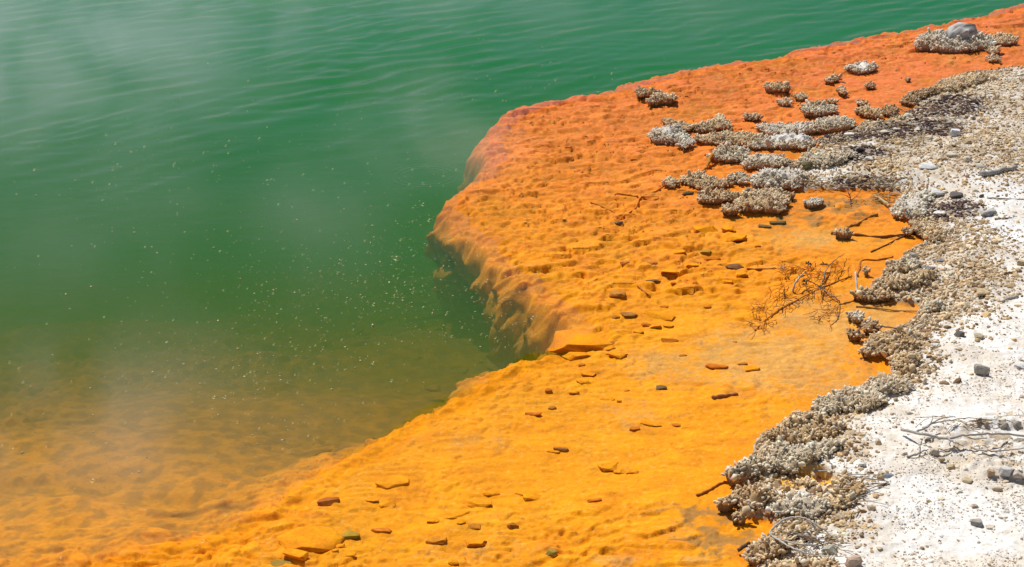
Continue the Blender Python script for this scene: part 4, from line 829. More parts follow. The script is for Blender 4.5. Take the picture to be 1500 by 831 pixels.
OR, RED, DRK, OLV, YEL = (.88, .30, .006), (.60, .17, .015), (.42, .16, .022), (.42, .25, .03), (.92, .31, .005)
SIDE = (.42, .12, .012)  # sides below the orange coat painted darker, standing in for shade
LEDGE_ST = [
 (852, 496, 124, 29, OR, .15, .5, 'largest orange slab, tilted over a dark gap at the pool notch', .5),
 (852, 518, 64, 15, OR, .5, .3, 'long rounded orange stone under the largest slab', .35),
 (901, 519, 38, 12, OR, .4, .4, 'orange stone at the end of the long rounded stone', .5),
 (892, 509, 22, 8, OR, .5, .3, 'small orange stone wedged between the slab stones', .6),
 (898, 502, 26, 6, DRK, .4, .4, 'dark flat pebble behind the largest slab', .6),
 (862, 504, 46, 9, RED, .1, .3, 'rust red flake leaning on the largest slab', .3),
 (852, 534, 13, 6, RED, .5, .3, 'small red brown pebble just below the slab stones', .6),
 (862, 547, 26, 9, OR, .4, .3, 'upper orange stone of the little heap below the slabs', .6),
 (855, 557, 26, 10, OR, .5, .4, 'middle orange stone of the little heap below the slabs', .6),
 (841, 575, 18, 10, OR, .4, .3, 'lowest orange stone of the little heap below the slabs', .6),
 (804, 571, 14, 9, RED, .7, .2, 'round red nub with a pale top beside the heap', .7),
 (809, 597, 15, 7, DRK, .4, .2, 'dark two lobed pebble above the flat red stone', .6),
 (781, 606, 29, 8, RED, .4, .4, 'flat red stone below the dark two lobed pebble', .5),
 (890, 583, 22, 8, OR, .2, .3, 'orange chip with a dark front edge, mid ledge', .6),
 (907, 587, 9, 7, OR, .4, .2, 'little orange pebble beside the orange chip', .7),
 (918, 572, 10, 5, RED, .5, .3, 'tiny red pebble between the chip and the grey brown stone', .7),
 (967, 567, 21, 12, (.20, .12, .05), .6, .2, 'grey brown round stone alone on the sandy ledge', .7),
 (954, 617, 35, 10, OR, .15, .4, 'broad orange flake with a dark lip, below the grey brown stone', .6),
 (930, 627, 18, 7, RED, .3, .4, 'thin red flakes beside the broad orange flake', .6),
 (990, 622, 14, 5, RED, .3, .5, 'sliver of red stone beyond the broad orange flake', .6),
 (1050, 535, 35, 10, RED, .3, .3, 'red brown stone with a raised tail, on open sand', .5),
 (1087, 532, 17, 6, DRK, .4, .4, 'dark flat stone tucked behind the cracked orange block', .6),
 (1101, 538, 25, 11, OR, .2, .3, 'cracked orange block beside the dark flat stone', .7),
 (981, 497, 28, 9, RED, .2, .3, 'dark lipped flake near the sand edge below the lumps', .5),
 (1000, 520, 14, 4, RED, .4, .4, 'small curved red flake on the sand', .5),
 (1076, 500, 10, 4, RED, .5, .4, 'tiny red pebble high on the sand', .6),
 (935, 485, 21, 9, OR, .5, .3, 'rounded orange stone in the row under the dome slab', .6),
 (960, 478, 21, 10, OR, .4, .2, 'orange stone with dark cheek in the row under the dome slab', .6),
 (979, 477, 18, 8, OR, .4, .3, 'last orange stone in the row under the dome slab', .6),
 (947, 475, 18, 9, RED, .4, .2, 'red stone at the head of the row under the dome slab', .6),
 (964, 462, 52, 16, YEL, .6, .4, 'smooth orange dome slab above the row of stones', .6),
 (902, 464, 14, 8, DRK, .6, .2, 'dark pebble in the lumps beside the dome slab', .7),
 (921, 459, 28, 9, (.4, .17, .04), .6, .2, 'brown orange lump on the slope beside the dome slab', .6),
 (811, 659, 20, 8, OR, .3, .4, 'orange half of the split stone on the smooth ledge', .7),
 (820, 657, 30, 9, (.42, .16, .04), .3, .3, 'dark half of the split stone on the smooth ledge', .3),
 (895, 681, 42, 14, OR, .2, .4, 'orange slab with a broad rusty front on the smooth ledge', .6),
 (908, 690, 20, 7, OR, .4, .4, 'orange stone in front of the broad rusty slab', .7),
 (927, 690, 24, 9, OR, .4, .4, 'rounded orange stone with a dark rim by the rusty slab', .7),
 (871, 732, 24, 7, RED, .3, .3, 'leaf shaped rust stone on the smooth near ledge', .4),
 (783, 727, 36, 11, OR, .2, .3, 'orange flake with an upturned end on the near ledge', .6),
 (763, 721, 21, 7, OR, .3, .4, 'thin orange flake behind the upturned one', .6),
 (702, 735, 40, 17, OR, .2, .4, 'blocky orange stone with a dark red front on near ledge', .6),
 (668, 753, 44, 14, OR, .2, .5, 'slanting orange slab in front of the blocky stone', .5),
 (675, 763, 15, 8, OR, .4, .3, 'small orange cobble at the foot of the slanting slab', .7),
 (695, 769, 22, 11, (.55, .2, .02), .4, .2, 'brown orange cobble below the slanting slab', .7),
 (634, 762, 22, 7, OR, .3, .4, 'crumbled orange flake at the low end of slanting slab', .6),
 (720, 721, 28, 7, OR, .2, .5, 'thin orange plate behind the blocky stone', .6),
 (751, 769, 19, 12, DRK, .15, .1, 'small dark brown angular stone on the near ledge', .7),
 (639, 790, 34, 16, (.66, .24, .02), .15, .35, 'angular orange stone with a brown front, nearer the pool of two', .6),
 (698, 793, 34, 16, OR, .15, .35, 'angular orange stone with a black brown front, farther from the pool', .6),
 (808, 808, 20, 16, (.33, .25, .05), .5, .2, 'olive round stone with a black base at the bottom', .7),
 (664, 822, 18, 10, OR, .4, .3, 'smallest orange stone at the bottom of the ledge', .7),
 (559, 774, 34, 11, (.66, .2, .02), .15, .3, 'flat red orange wedge between the olive block and the cobbles', .5),
 (511, 782, 34, 20, OLV, .1, .2, 'olive brown block beside the great orange slab', .7),
 (455, 786, 112, 34, YEL, .9, .3, 'great rounded orange slab near the bottom pool edge', .7),
 (498, 799, 18, 10, OR, .5, .3, 'orange cobble under the olive brown block', .7),
 (491, 806, 12, 8, OR, .5, .3, 'smaller orange cobble under the olive brown block', .7),
 (513, 811, 19, 9, OR, .4, .4, 'flat orange cobble below the olive brown block', .7),
 (407, 823, 56, 15, (.36, .22, .04), .2, .4, 'brown orange slab at the very bottom of the picture', .5),
 (432, 810, 40, 24, YEL, .4, .4, 'orange lump behind the brown slab at the bottom', .7),
 (482, 733, 38, 14, (.42, .12, .02), .3, .3, 'rust red stone beside the ring ripples', .5),
 (568, 737, 27, 11, OR, .2, .3, 'orange stone with a red shaded face above the wedge', .6),
 (545, 731, 22, 8, OR, .3, .4, 'orange rubble piece beside the red shaded stone', .6),
 (575, 703, 62, 18, YEL, .6, .4, 'low orange hump with a pitted edge near the pool', .6),
 (636, 567, 34, 14, (.42, .2, .03), .5, .3, 'brown knob at the pool edge below the notch', .6),
 (1033, 336, 44, 18, OR, .3, .45, 'orange block with a purple brown front below the ridges', .6),
 (1073, 346, 44, 18, OR, .5, .5, 'smooth orange slab beside the purple fronted block', .7),
 (1068, 334, 28, 10, OR, .4, .5, 'thin orange plate behind the smooth slab', .6),
 (1014, 388, 27, 13, OR, .6, .3, 'rounded orange stone at the top of the stone row', .7),
 (981, 397, 32, 11, OR, .5, .3, 'long orange stone in the row leading to the pool', .5),
 (956, 384, 17, 9, (.6, .2, .04), .7, .2, 'red brown round stone on the lumpy ledge', .7),
 (916, 384, 18, 10, (.6, .2, .04), .7, .2, 'red brown round lump nearest the pool wall', .7),
 (961, 412, 34, 9, (.20, .10, .04), .3, .3, 'dark brown bar shaped stone below the stone row', .25),
 (904, 429, 30, 14, (.55, .22, .04), .7, .2, 'brown orange boulder on the slope above the notch', .7),
 (1076, 390, 30, 8, (.22, .10, .04), .2, .4, 'dark lipped plate beside the orange cobbles', .5),
 (1085, 401, 24, 12, OR, .6, .3, 'larger orange cobble beneath the dark lipped plate', .7),
 (1066, 412, 20, 10, OR, .6, .3, 'lower orange cobble beneath the dark lipped plate', .7),
 (1042, 378, 28, 9, RED, .2, .4, 'red broken flakes beside the olive flake', .5),
 (1033, 368, 19, 6, OLV, .3, .5, 'olive grey flake on the orange ledge', .5),
 (1138, 326, 30, 6, (.15, .105, .05), .3, .5, 'long olive grey flake off the ridge tip', .4),
 (1120, 331, 24, 6, (.17, .12, .06), .3, .5, 'grey flake beside the long olive flake', .4),
 (907, 326, 15, 6, (.22, .15, .09), .4, .3, 'dark grey chip at the foot of the sunken stick', .5),
 (1008, 283, 19, 8, (.12, .085, .04), .4, .3, 'dark olive stone before the flat tan ridge', .5),
 (1037, 449, 14, 6, RED, .5, .3, 'lone dark red pebble on the smooth sand', .6),
 (986, 414, 11, 4, RED, .5, .3, 'small red pebble beside the bar shaped stone', .6),
 (973, 449, 16, 5, RED, .3, .4, 'small rust flake above the dome slab', .5),
 (995, 368, 26, 9, OR, .4, .4, 'orange flake above the rounded top stone', .6),
 (1110, 283 + 77, 10, 4, RED, .5, .4, 'tiny red pebble on the pale sand beyond the smooth slab', .6),
]
for i, (u, v, w, h, c, rd_, fl, lb, dp) in enumerate(LEDGE_ST):
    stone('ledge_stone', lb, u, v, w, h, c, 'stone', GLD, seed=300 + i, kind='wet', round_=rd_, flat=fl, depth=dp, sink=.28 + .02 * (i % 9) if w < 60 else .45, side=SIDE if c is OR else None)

# ------------------------------------------------------------------ sticks, twigs and branches
def smooth_path(P, n=5):
    P = [np.array(p, float) for p in P]
    if len(P) < 3: return [P[0] * (1 - t) + P[-1] * t for t in np.linspace(0, 1, 4)]
    Q = []
    for i in range(len(P) - 1):
        p0, p1, p2, p3 = P[max(i - 1, 0)], P[i], P[i + 1], P[min(i + 2, len(P) - 1)]
        for t in np.linspace(0, 1, n, endpoint=False):
            Q.append(.5 * ((2 * p1) + (-p0 + p2) * t + (2 * p0 - 5 * p1 + 4 * p2 - p3) * t * t + (-p0 + 3 * p1 - 3 * p2 + p3) * t ** 3))
    return Q + [P[-1]]
def tube(P, r0, r1, sides=6, rs=None):
    P = np.array(P); n = len(P)
    V, F = [], []
    for i in range(n):
        d = P[min(i + 1, n - 1)] - P[max(i - 1, 0)]; d = d / (np.linalg.norm(d) + 1e-9)
        a = np.cross(d, [0, 0, 1.0]); a = a / (np.linalg.norm(a) + 1e-9) if np.linalg.norm(a) > 1e-3 else np.array([1.0, 0, 0]); b = np.cross(a, d)
        r = r0 + (r1 - r0) * i / (n - 1)
        if rs is not None: r *= 1 + .18 * (rs.random() - .5)
        for k in range(sides):
            q = 2 * math.pi * k / sides; V.append(P[i] + r * (math.cos(q) * a + math.sin(q) * b))
    for i in range(n - 1):
        for k in range(sides): F.append((i * sides + k, i * sides + (k + 1) % sides, (i + 1) * sides + (k + 1) % sides, (i + 1) * sides + k))
    V += [P[0], P[-1]]; T = []
    for k in range(sides):
        T.append((len(V) - 2, (k + 1) % sides, k)); T.append((len(V) - 1, (n - 1) * sides + k, (n - 1) * sides + (k + 1) % sides))
    return np.array(V), np.array(F), np.array(T)
def px_path(P, default=0.01):
    """points (u, v[, lift]) -> world, lying on whatever is there"""
    return [place(p[0], p[1], p[2] if len(p) > 2 else default, above=None) for p in P]
def stick(name, label, P, r0, r1, col, cat='stick', group=None, branches=(), lift=.005, part='side_twig'):
    rs = np.random.default_rng(len(label) * 13 + int(P[0][0]))
    W3 = smooth_path(px_path(P, lift)); base = np.array(W3[0])
    W3 = [p + rs.normal(0, .22 * r0, 3) for p in W3]
    V, F, T = tube(np.array(W3) - base, r0, r1 * .8, 6, rs)
    o = mesh_np(name, V, [F, T], M_wood, np.tile(np.array(col), (len(V), 1)) * (.85 + .3 * rs.random((len(V), 1))))
    o.location = base; tag(o, label, cat, group)
    for br in branches:
        Pb, ra, rb = br[0], br[1], br[2]; cb = br[3] if len(br) > 3 else col
        V, F, T = tube(np.array([p + rs.normal(0, .3 * ra, 3) for p in smooth_path(px_path(Pb, lift))]) - base, ra, rb * .6, 5, rs)
        mesh_np(part, V, [F, T], M_wood, np.tile(np.array(cb), (len(V), 1)) * (.85 + .3 * rs.random((len(V), 1))), parent=o)
    return o
GREYW, BRN, ORW, PALE = (.34, .31, .28), (.16, .085, .04), (.42, .14, .025), (.66, .62, .56)
stick('stick', 'bleached white stick standing up out of the crust finger', [(1258, 433, .0), (1255, 418, .05), (1253, 399, .10)], .0085, .007, PALE)
stick('stick', 'red coated bent stick lying under the water beside the white stick', [(1256, 404), (1259, 392), (1263, 381), (1285, 381), (1308, 376)], .008, .006, ORW)
stick('stick', 'thick orange coated stick propped against the rounded ridge end', [(1043, 226, .06), (1037, 240, .03), (1029, 252, .0)], .016, .014, (.50, .20, .03))
stick('sunken_branch', 'long forked sunken branch from the twin nub towards the pool', [(984, 266), (960, 280), (938, 290), (930, 305), (912, 317), (905, 325)], .007, .006, (.66, .22, .02),
      branches=[([(935, 288), (915, 285), (901, 284), (902, 292)], .009, .007), ([(865, 296), (890, 306), (912, 317)], .007, .006), ([(938, 288), (965, 289)], .006, .004)], cat='branch')
stick('stick', 'straight thin sunken stick on the orange lumps', [(930, 415), (945, 428), (953, 435)], .006, .005, (.45, .17, .03))
stick('stick', 'long dark sunken stick running through the lone islet to shore', [(1216, 342), (1250, 344), (1290, 347), (1325, 344), (1347, 342)], .011, .008, (.24, .085, .03))
stick('stick', 'thin dark twig slanting to shore below the long sunken stick', [(1276, 369), (1300, 358), (1322, 347), (1340, 343)], .005, .006, BRN)
stick('stick', 'curved brown stick sunken in the small cove above the lone islet', [(1241, 333), (1258, 327), (1275, 317), (1286, 314)], .008, .012, (.36, .17, .04))
stick('stick', 'crusted yellow stick poking out of the cove bank', [(1303, 302, .02), (1293, 294, .03), (1280, 286, .03)], .012, .009, (.50, .37, .17))
stick('stick', 'short brown bar of wood lying on the sandy ledge', [(1043, 584), (1062, 580), (1080, 577)], .014, .013, (.38, .14, .05))
stick('stick', 'brown root running from the crust point out over the orange floor', [(1020, 726), (1040, 717), (1055, 708), (1068, 705)], .007, .006, (.42, .16, .03))
stick('stick', 'charred stick end poking from the dark crust mound', [(1081, 806, .02), (1092, 800, .03), (1098, 795, .04)], .009, .011, (.12, .08, .05))
stick('stick', 'grey twig bridging the big brown crust clump and the bank', [(1328, 486, .05), (1340, 477, .05), (1356, 466, .03)], .006, .004, (.40, .35, .27))
stick('stick', 'dark twig lying along the top of the big brown crust clump', [(1288, 478, .05), (1305, 480, .06), (1325, 484, .05)], .005, .005, (.14, .1, .08))
stick('stick', 'sunken brown twig crossing the sheltered sandy inlet', [(1254, 449), (1285, 452), (1315, 455), (1345, 456)], .006, .004, (.36, .19, .06))
stick('stick', 'thin orange twig over the sand behind the sunken brown twig', [(1282, 449), (1310, 443), (1335, 437)], .004, .003, (.45, .25, .08))
stick('driftwood', 'grey driftwood slab with a black shaded side on the gravel', [(1437, 256), (1455, 252), (1475, 248), (1489, 245)], .026, .014, (.40, .385, .36), cat='driftwood', lift=.02)
stick('stick', 'thin grey stick lying across the chalky white streak', [(1446, 290), (1470, 291), (1500, 292)], .006, .005, (.40, .34, .28))
stick('stick', 'short dark stick on the gravel by the driftwood slab', [(1457, 321), (1470, 320), (1482, 319)], .006, .004, (.25, .19, .14))
stick('stick', 'grey root lying half buried in the white ground', [(1468, 442), (1480, 437), (1492, 434)], .010, .012, (.42, .39, .36))
stick('stick', 'curved brown twig hanging in the yellow puddle', [(1153, 697, .01), (1160, 706), (1172, 714), (1182, 719)], .005, .004, BRN)
stick('stick', 'orange twig lying across the yellow puddle', [(1183, 719), (1196, 715), (1212, 713)], .004, .003, (.38, .18, .05))
stick('shore_twig', 'thin forked grey twig beside the blue grey angular pebble', [(1192, 690, .02), (1220, 692, .02), (1245, 697, .02), (1270, 701, .02), (1302, 706, .01)], .005, .003, GREYW,
      branches=[([(1302, 706, .01), (1285, 712, .012), (1268, 719, .01)], .003, .003, (.40, .33, .26)), ([(1250, 695, .02), (1275, 695, .02), (1290, 695, .02)], .003, .002, (.5, .45, .4))], cat='twig')
stick('twig_hoop', 'pale grey twig bent into an oval hoop above the dark crust mound', [(1196, 777, .05), (1190, 769, .07), (1183, 761, .09), (1165, 758, .10), (1147, 762, .10), (1134, 772, .09), (1128, 780, .08), (1134, 787, .08), (1150, 792, .08), (1168, 797, .08), (1200, 799, .06)], .0055, .004, (.50, .45, .39),
      branches=[([(1134, 787, .08), (1150, 797, .08), (1170, 807, .07), (1192, 813, .05), (1215, 815, .03), (1240, 814, .03)], .005, .004, (.52, .49, .45)), ([(1183, 761, .09), (1198, 771, .07), (1212, 780, .05), (1228, 792, .04), (1246, 797, .03)], .005, .004, (.46, .41, .36))], cat='twig')
stick('shore_branch', 'grey dead branch forking over the white ground and rubble', [(1320, 629, .03), (1337, 633, .05), (1360, 638, .06), (1386, 642, .06), (1410, 638, .07), (1440, 636, .07), (1470, 636, .06), (1505, 639, .05)], .008, .007, (.42, .385, .345),
      branches=[([(1386, 642, .06), (1398, 648, .04), (1411, 654, .02)], .007, .004), ([(1343, 632, .05), (1358, 625, .06), (1372, 616, .06), (1385, 612, .05), (1400, 611, .04)], .006, .004),
                ([(1362, 622, .06), (1366, 614, .09), (1366, 608, .11)], .003, .002), ([(1352, 627, .05), (1370, 620, .05), (1392, 616, .05), (1420, 612, .04), (1460, 616, .03)], .005, .003),
                ([(1422, 656, .02), (1440, 660, .02), (1462, 661, .02), (1480, 659, .02), (1502, 657, .02)], .006, .005), ([(1462, 660, .02), (1470, 655, .05), (1474, 653, .07)], .003, .002),
                ([(1330, 669, .01), (1345, 665, .015), (1358, 658, .02)], .007, .005, (.30, .28, .28)), ([(1347, 664, .015), (1348, 655, .05), (1350, 646, .09)], .004, .003, (.30, .28, .28)),
                ([(1342, 626, .03), (1350, 618, .04), (1360, 612, .05)], .003, .002), ([(1385, 637, .05), (1395, 626, .05), (1402, 620, .05)], .003, .002), ([(1375, 662, .02), (1392, 657, .02), (1404, 655, .02)], .004, .003), ([(1418, 642, .04), (1432, 643, .04), (1446, 642, .03)], .005, .004)], cat='branch')
# the dead bush lying in the water
root = stick('dead_branch', 'tangle of dead brown branches with black leaf stars lying in shallow water', [(1106, 484, .005), (1124, 467), (1145, 452), (1165, 441), (1190, 428), (1215, 417), (1246, 405)], .004, .006, (.40, .14, .025), cat='branch', part='bough',
      branches=[([(1161, 427, .0), (1164, 416, .05), (1171, 406, .08), (1180, 398, .09)], .008, .005, (.60, .50, .38)), ([(1205, 416, .0), (1207, 404, .06), (1213, 390, .10)], .008, .006, (.40, .33, .26)), ([(1213, 390, .10), (1222, 382, .08), (1237, 371, .03)], .005, .003, (.30, .17, .08)),
                ([(1203, 421), (1215, 430, .02), (1224, 437, .02), (1230, 443), (1230, 454), (1226, 468), (1215, 478)], .006, .003, (.36, .2, .1)), ([(1094, 394), (1115, 394), (1138, 393)], .007, .006, (.45, .15, .03)), ([(1230, 446), (1245, 442), (1262, 435)], .005, .005, (.22, .12, .06)),
                ([(1203, 421), (1190, 414, .02), (1180, 408, .04)], .004, .003, (.14, .07, .04)), ([(1208, 413), (1215, 400), (1218, 388), (1222, 386)], .006, .004, (.45, .16, .03)), ([(1206, 418, .01), (1206, 430, .01), (1203, 442, .01)], .004, .002, (.5, .3, .16))])
rs = np.random.default_rng(5)
base = np.array(root.location); spine = [(1120, 470), (1145, 452), (1165, 441), (1190, 428), (1215, 417), (1207, 404), (1180, 404), (1224, 437), (1228, 455), (1115, 450), (1205, 465), (1150, 425), (1160, 395), (1185, 388), (1235, 396)]
VV, FF, TT, CC, nv = [], [], [], [], 0
for k in range(170):
    s0 = spine[rs.integers(len(spine))]; u, v = s0[0] + rs.normal(0, 9), s0[1] + rs.normal(0, 6)
    a = rs.normal(2.6, .75); ln_ = rs.uniform(8, 26)
    pts = [(u, v, .008)]
    for q in range(3):
        a += rs.normal(0, .35); u += math.cos(a) * ln_ / 3; v += math.sin(a) * ln_ / 3 * .65; pts.append((u, v, .006 + .02 * rs.random()))
    V, F, T = tube(np.array(smooth_path(px_path(pts), 3)) - base, .0024, .0012, 4)
    VV.append(V); FF.append(F + nv); TT.append(T + nv); nv += len(V)
    CC.append(np.tile(np.array([(.50, .17, .025), (.38, .14, .03), (.58, .22, .04), (.20, .09, .035)][rs.integers(4)]), (len(V), 1)))
tag(mesh_np('twigs', np.concatenate(VV), [np.concatenate(FF), np.concatenate(TT)], M_wood, np.concatenate(CC), parent=root), kind='stuff')
for k, (u, v, c) in enumerate([(1184, 387, (.03, .025, .02)), (1207, 388, (.04, .03, .02)), (1180, 413, (.03, .025, .02)), (1147, 393, (.35, .28, .2)), (1203, 421, (.10, .07, .06)), (1174, 405, (.06, .04, .03))]):
    c0 = place(u, v, .05); V = []; F = []
    for j in range(7):
        a = 2 * math.pi * j / 7 + rs.normal(0, .2); l = rs.uniform(.022, .036); w = .006; zz = rs.uniform(-.012, .018)
        d = np.array([math.cos(a), math.sin(a), 0]); e = np.array([-math.sin(a), math.cos(a), 0]); n0 = len(V)
        V += [c0, c0 + d * l * .5 + e * w + [0, 0, .008], c0 + d * l + [0, 0, zz], c0 + d * l * .5 - e * w + [0, 0, .008], c0 + d * l * .5 + [0, 0, .001]]
        F += [(n0, n0 + 1, n0 + 4), (n0 + 1, n0 + 2, n0 + 4), (n0 + 2, n0 + 3, n0 + 4), (n0 + 3, n0, n0 + 4)]
    mesh_np('leaf_star', np.array(V) - base, [np.array(F)], M_wood, np.tile(np.array(c), (len(V), 1)), parent=root)
# a small withered sprig in the cove, and one dead leaf
sp = stick('withered_sprig', 'withered purple brown sprig standing in the shallow cove', [(1246, 300, .0), (1246, 292, .04), (1243, 283, .07), (1240, 276, .09)], .005, .003, (.17, .08, .07), cat='sprig',
           branches=[([(1246, 294, .03), (1254, 288, .05), (1261, 279, .07)], .003, .002), ([(1245, 290, .04), (1238, 286, .05), (1231, 284, .05)], .003, .002), ([(1254, 288, .05), (1262, 289, .05)], .003, .002), ([(1244, 286, .05), (1250, 279, .07)], .003, .002), ([(1240, 281, .06), (1235, 274, .08)], .003, .002)])
c0 = place(1198, 705, .035); V, F = [], []
for i in range(6):
    t = i / 5; w = .017 * math.sin(math.pi * min(.97, t * .85 + .12)); x_ = (t - .5) * .05
    V += [(x_, -w, .006 + .012 * t), (x_, 0, .002 + .010 * t), (x_, w, .009 + .012 * t)]
for i in range(5):
    for k in (0, 1): F.append((i * 3 + k, i * 3 + k + 1, i * 3 + k + 4, i * 3 + k + 3))
lf = mesh_np('dead_leaf', np.array(V), [np.array(F)], M_wood, np.tile(np.array([.22, .07, .035]), (len(V), 1))); lf.location = c0; lf.rotation_euler = (.5, .2, 1.1)
tag(lf, 'curled reddish brown leaf on the crust beside the yellow puddle', 'leaf')

# ------------------------------------------------------------------ gravel and litter on the shore
ICO = None
def ico():
    bm = bmesh.new(); bmesh.ops.create_icosphere(bm, subdivisions=1, radius=1.0); bm.verts.ensure_lookup_table()
    V = np.array([v.co[:] for v in bm.verts]); F = np.array([[v.index for v in f.verts] for f in bm.faces]); bm.free(); return V, F
_t = (1 + 5 ** .5) / 2
IV = np.array([(-1, _t, 0), (1, _t, 0), (-1, -_t, 0), (1, -_t, 0), (0, -1, _t), (0, 1, _t), (0, -1, -_t), (0, 1, -_t), (_t, 0, -1), (_t, 0, 1), (-_t, 0, -1), (-_t, 0, 1)]) / math.sqrt(1 + _t * _t)
IF = np.array([(0, 11, 5), (0, 5, 1), (0, 1, 7), (0, 7, 10), (0, 10, 11), (1, 5, 9), (5, 11, 4), (11, 10, 2), (10, 7, 6), (7, 1, 8), (3, 9, 4), (3, 4, 2), (3, 2, 6), (3, 6, 8), (3, 8, 9), (4, 9, 5), (2, 4, 11), (6, 2, 10), (8, 6, 7), (9, 8, 1)])
def grains(name, P, size, col, rs, squash=(.35, .9), mat=M_gravel, smooth=False):
    n = len(P)
    V = IV[None] * (1 + .5 * (rs.random((n, 12, 1)) - .5))
    sc = np.stack([.7 + .8 * rs.random(n), .6 + .6 * rs.random(n), squash[0] + (squash[1] - squash[0]) * rs.random(n)], 1)
    V = V * sc[:, None] * size[:, None, None]
    a = rs.random(n) * 6.283; c, s = np.cos(a)[:, None], np.sin(a)[:, None]
    tl = rs.normal(0, .25, (n, 1))
    X = V[..., 0] * c - V[..., 1] * s; Y = V[..., 0] * s + V[..., 1] * c; Z = V[..., 2] + tl * V[..., 0]
    V = np.stack([X, Y, Z], -1) + P[:, None]
    F = IF[None] + (np.arange(n) * 12)[:, None, None]
    return tag(mesh_np(name, V.reshape(-1, 3), [F.reshape(-1, 3)], mat, np.clip(np.repeat(col[:, None], 12, 1).reshape(-1, 3), .01, .85), smooth=smooth), kind='stuff')

def land_points(n, rs, fn):
    """n points on the shore, thinned by fn; spread evenly over the picture rather than over the ground"""
    out = []
    got = 0
    while got < n:
        u = rs.uniform(1030, 1540, 40000); v = rs.uniform(90, 850, 40000)
        d = np.stack([(u - PW / 2) / FPX, math.cos(PITCH) + (PH / 2 - v) / FPX * math.sin(PITCH), -math.sin(PITCH) + (PH / 2 - v) / FPX * math.cos(PITCH)], 1)
        t = (CAM_H - .06) / -d[:, 2]; x, y = d[:, 0] * t, d[:, 1] * t
        T = terrain(x, y, True); w = fn(x, y, T) * (T['ds'] > .015)
        k = rs.random(len(x)) < w
        out.append(np.stack([x[k], y[k], T['z'][k]], 1)); got += k.sum()
    return np.concatenate(out)[:n]
rs = np.random.default_rng(21)
def w_grav(x, y, T): return np.clip(blobs(x, y, GRAVELLY) * (0.5 + .9 * np.clip(fbm(x * 5, y * 5, 3, 401) + .3, 0, 1)) + .35 * np.exp(-T['ds'] / .10), 0, 1)
P = land_points(20000, rs, w_grav)
sz = .0072 * np.exp(rs.normal(0, .5, len(P))); sz = np.clip(sz, .003, .026)
pal = np.array([(.58, .44, .28), (.48, .36, .23), (.66, .54, .39), (.38, .28, .18), (.72, .66, .56), (.25, .17, .11), (.60, .46, .28), (.52, .44, .34)])
col = pal[rs.integers(len(pal), size=len(P))] * (.7 + .5 * rs.random((len(P), 1))) * np.array([1.15, 1.07, .94])
dk = sstep(.28, .5, blobs(P[:, 0], P[:, 1], DARK)); col = mix(col, np.array([.06, .035, .035]), dk * (rs.random(len(P)) < .75))
grains('gravel', P + np.array([0, 0, .002]), sz, col, rs)
def w_white(x, y, T): return np.clip(.25 + .55 * fbm(x * 3, y * 3, 3, 405), .04, 1) * (1 - np.clip(blobs(x, y, GRAVELLY), 0, .8)) * sstep(0, .2, T['ds'])
P = land_points(9000, rs, w_white)
sz = np.clip(.0036 * np.exp(rs.normal(0, .5, len(P))), .002, .018)
pal = np.array([(.78, .71, .62), (.72, .62, .49), (.80, .75, .68), (.66, .54, .40), (.76, .67, .56), (.50, .38, .26), (.78, .71, .62)])
grains('grit', P + np.array([0, 0, .001]), sz, pal[rs.integers(len(pal), size=len(P))] * (.85 + .25 * rs.random((len(P), 1))), rs)
def w_knob(x, y, T): return np.clip(np.exp(-(T['ds'] / .16) ** 2) * (.35 + .9 * np.clip(fbm(x * 4, y * 4, 3, 411) + .25, 0, 1)), 0, 1)
P = land_points(7000, rs, w_knob)
n_ = len(P); vr = np.exp(rs.normal(0, .35, n_)); pal = np.array([TONES['tan'], TONES['grey'], TONES['dark'], (.52, .36, .19)])
KVt, KF, KC = knobs_mesh(P - np.array([0, 0, .004]), np.array([0, 0, 1.0]) + rs.normal(0, .45, (n_, 3)), (.010 + .012 * rs.random(n_)) * vr, (.0042 + .004 * rs.random(n_)) * vr, pal[rs.integers(4, size=n_)] * (.65 + .5 * rs.random((n_, 1))), rs)
tag(mesh_np('crust_rubble', KVt, KF, M_knob, np.clip(KC, .01, .85)), kind='stuff')
# flat dark shards and straw
def w_dark(x, y, T): return np.clip(sstep(.2, .6, blobs(x, y, DARK)), 0, 1)
P = land_points(2000, rs, w_dark)
pal = np.array([(.06, .035, .033), (.12, .07, .055), (.18, .11, .08), (.34, .27, .20), (.08, .04, .045), (.50, .40, .29)])
grains('litter', P + np.array([0, 0, .006]), np.clip(.011 * np.exp(rs.normal(0, .4, len(P))), .005, .03), pal[rs.integers(len(pal), size=len(P))], rs, squash=(.12, .4))
def straws(name, spots, n, ln0, rad_, pal, rs, lift=.012):
    VV, FF, TT, CC, nv = [], [], [], [], 0
    for k in range(n):
        s = spots[rs.integers(len(spots))]; u, v = s[0] + rs.normal(0, s[2]), s[1] + rs.normal(0, s[3])
        p = place(u, v, lift * rs.uniform(.5, 2)); a = rs.normal(0, .5) + (math.pi if rs.random() < .5 else 0); l = ln0 * rs.uniform(.5, 1.5)
        d = np.array([math.cos(a), math.sin(a), rs.normal(0, .15)]); q = p + d * l * .5 + np.array([0, 0, rs.uniform(0, .012)]); e = q + d * l * .5 + np.array([rs.normal(0, .01), rs.normal(0, .01), -.006])
        V, F, T = tube([p, q, e], rad_ * rs.uniform(.6, 1.3), rad_ * .5, 4)
        VV.append(V); FF.append(F + nv); TT.append(T + nv); nv += len(V); CC.append(np.tile(np.array(pal[rs.integers(len(pal))]), (len(V), 1)))
    return tag(mesh_np(name, np.concatenate(VV), [np.concatenate(FF), np.concatenate(TT)], M_wood, np.concatenate(CC)), kind='stuff')
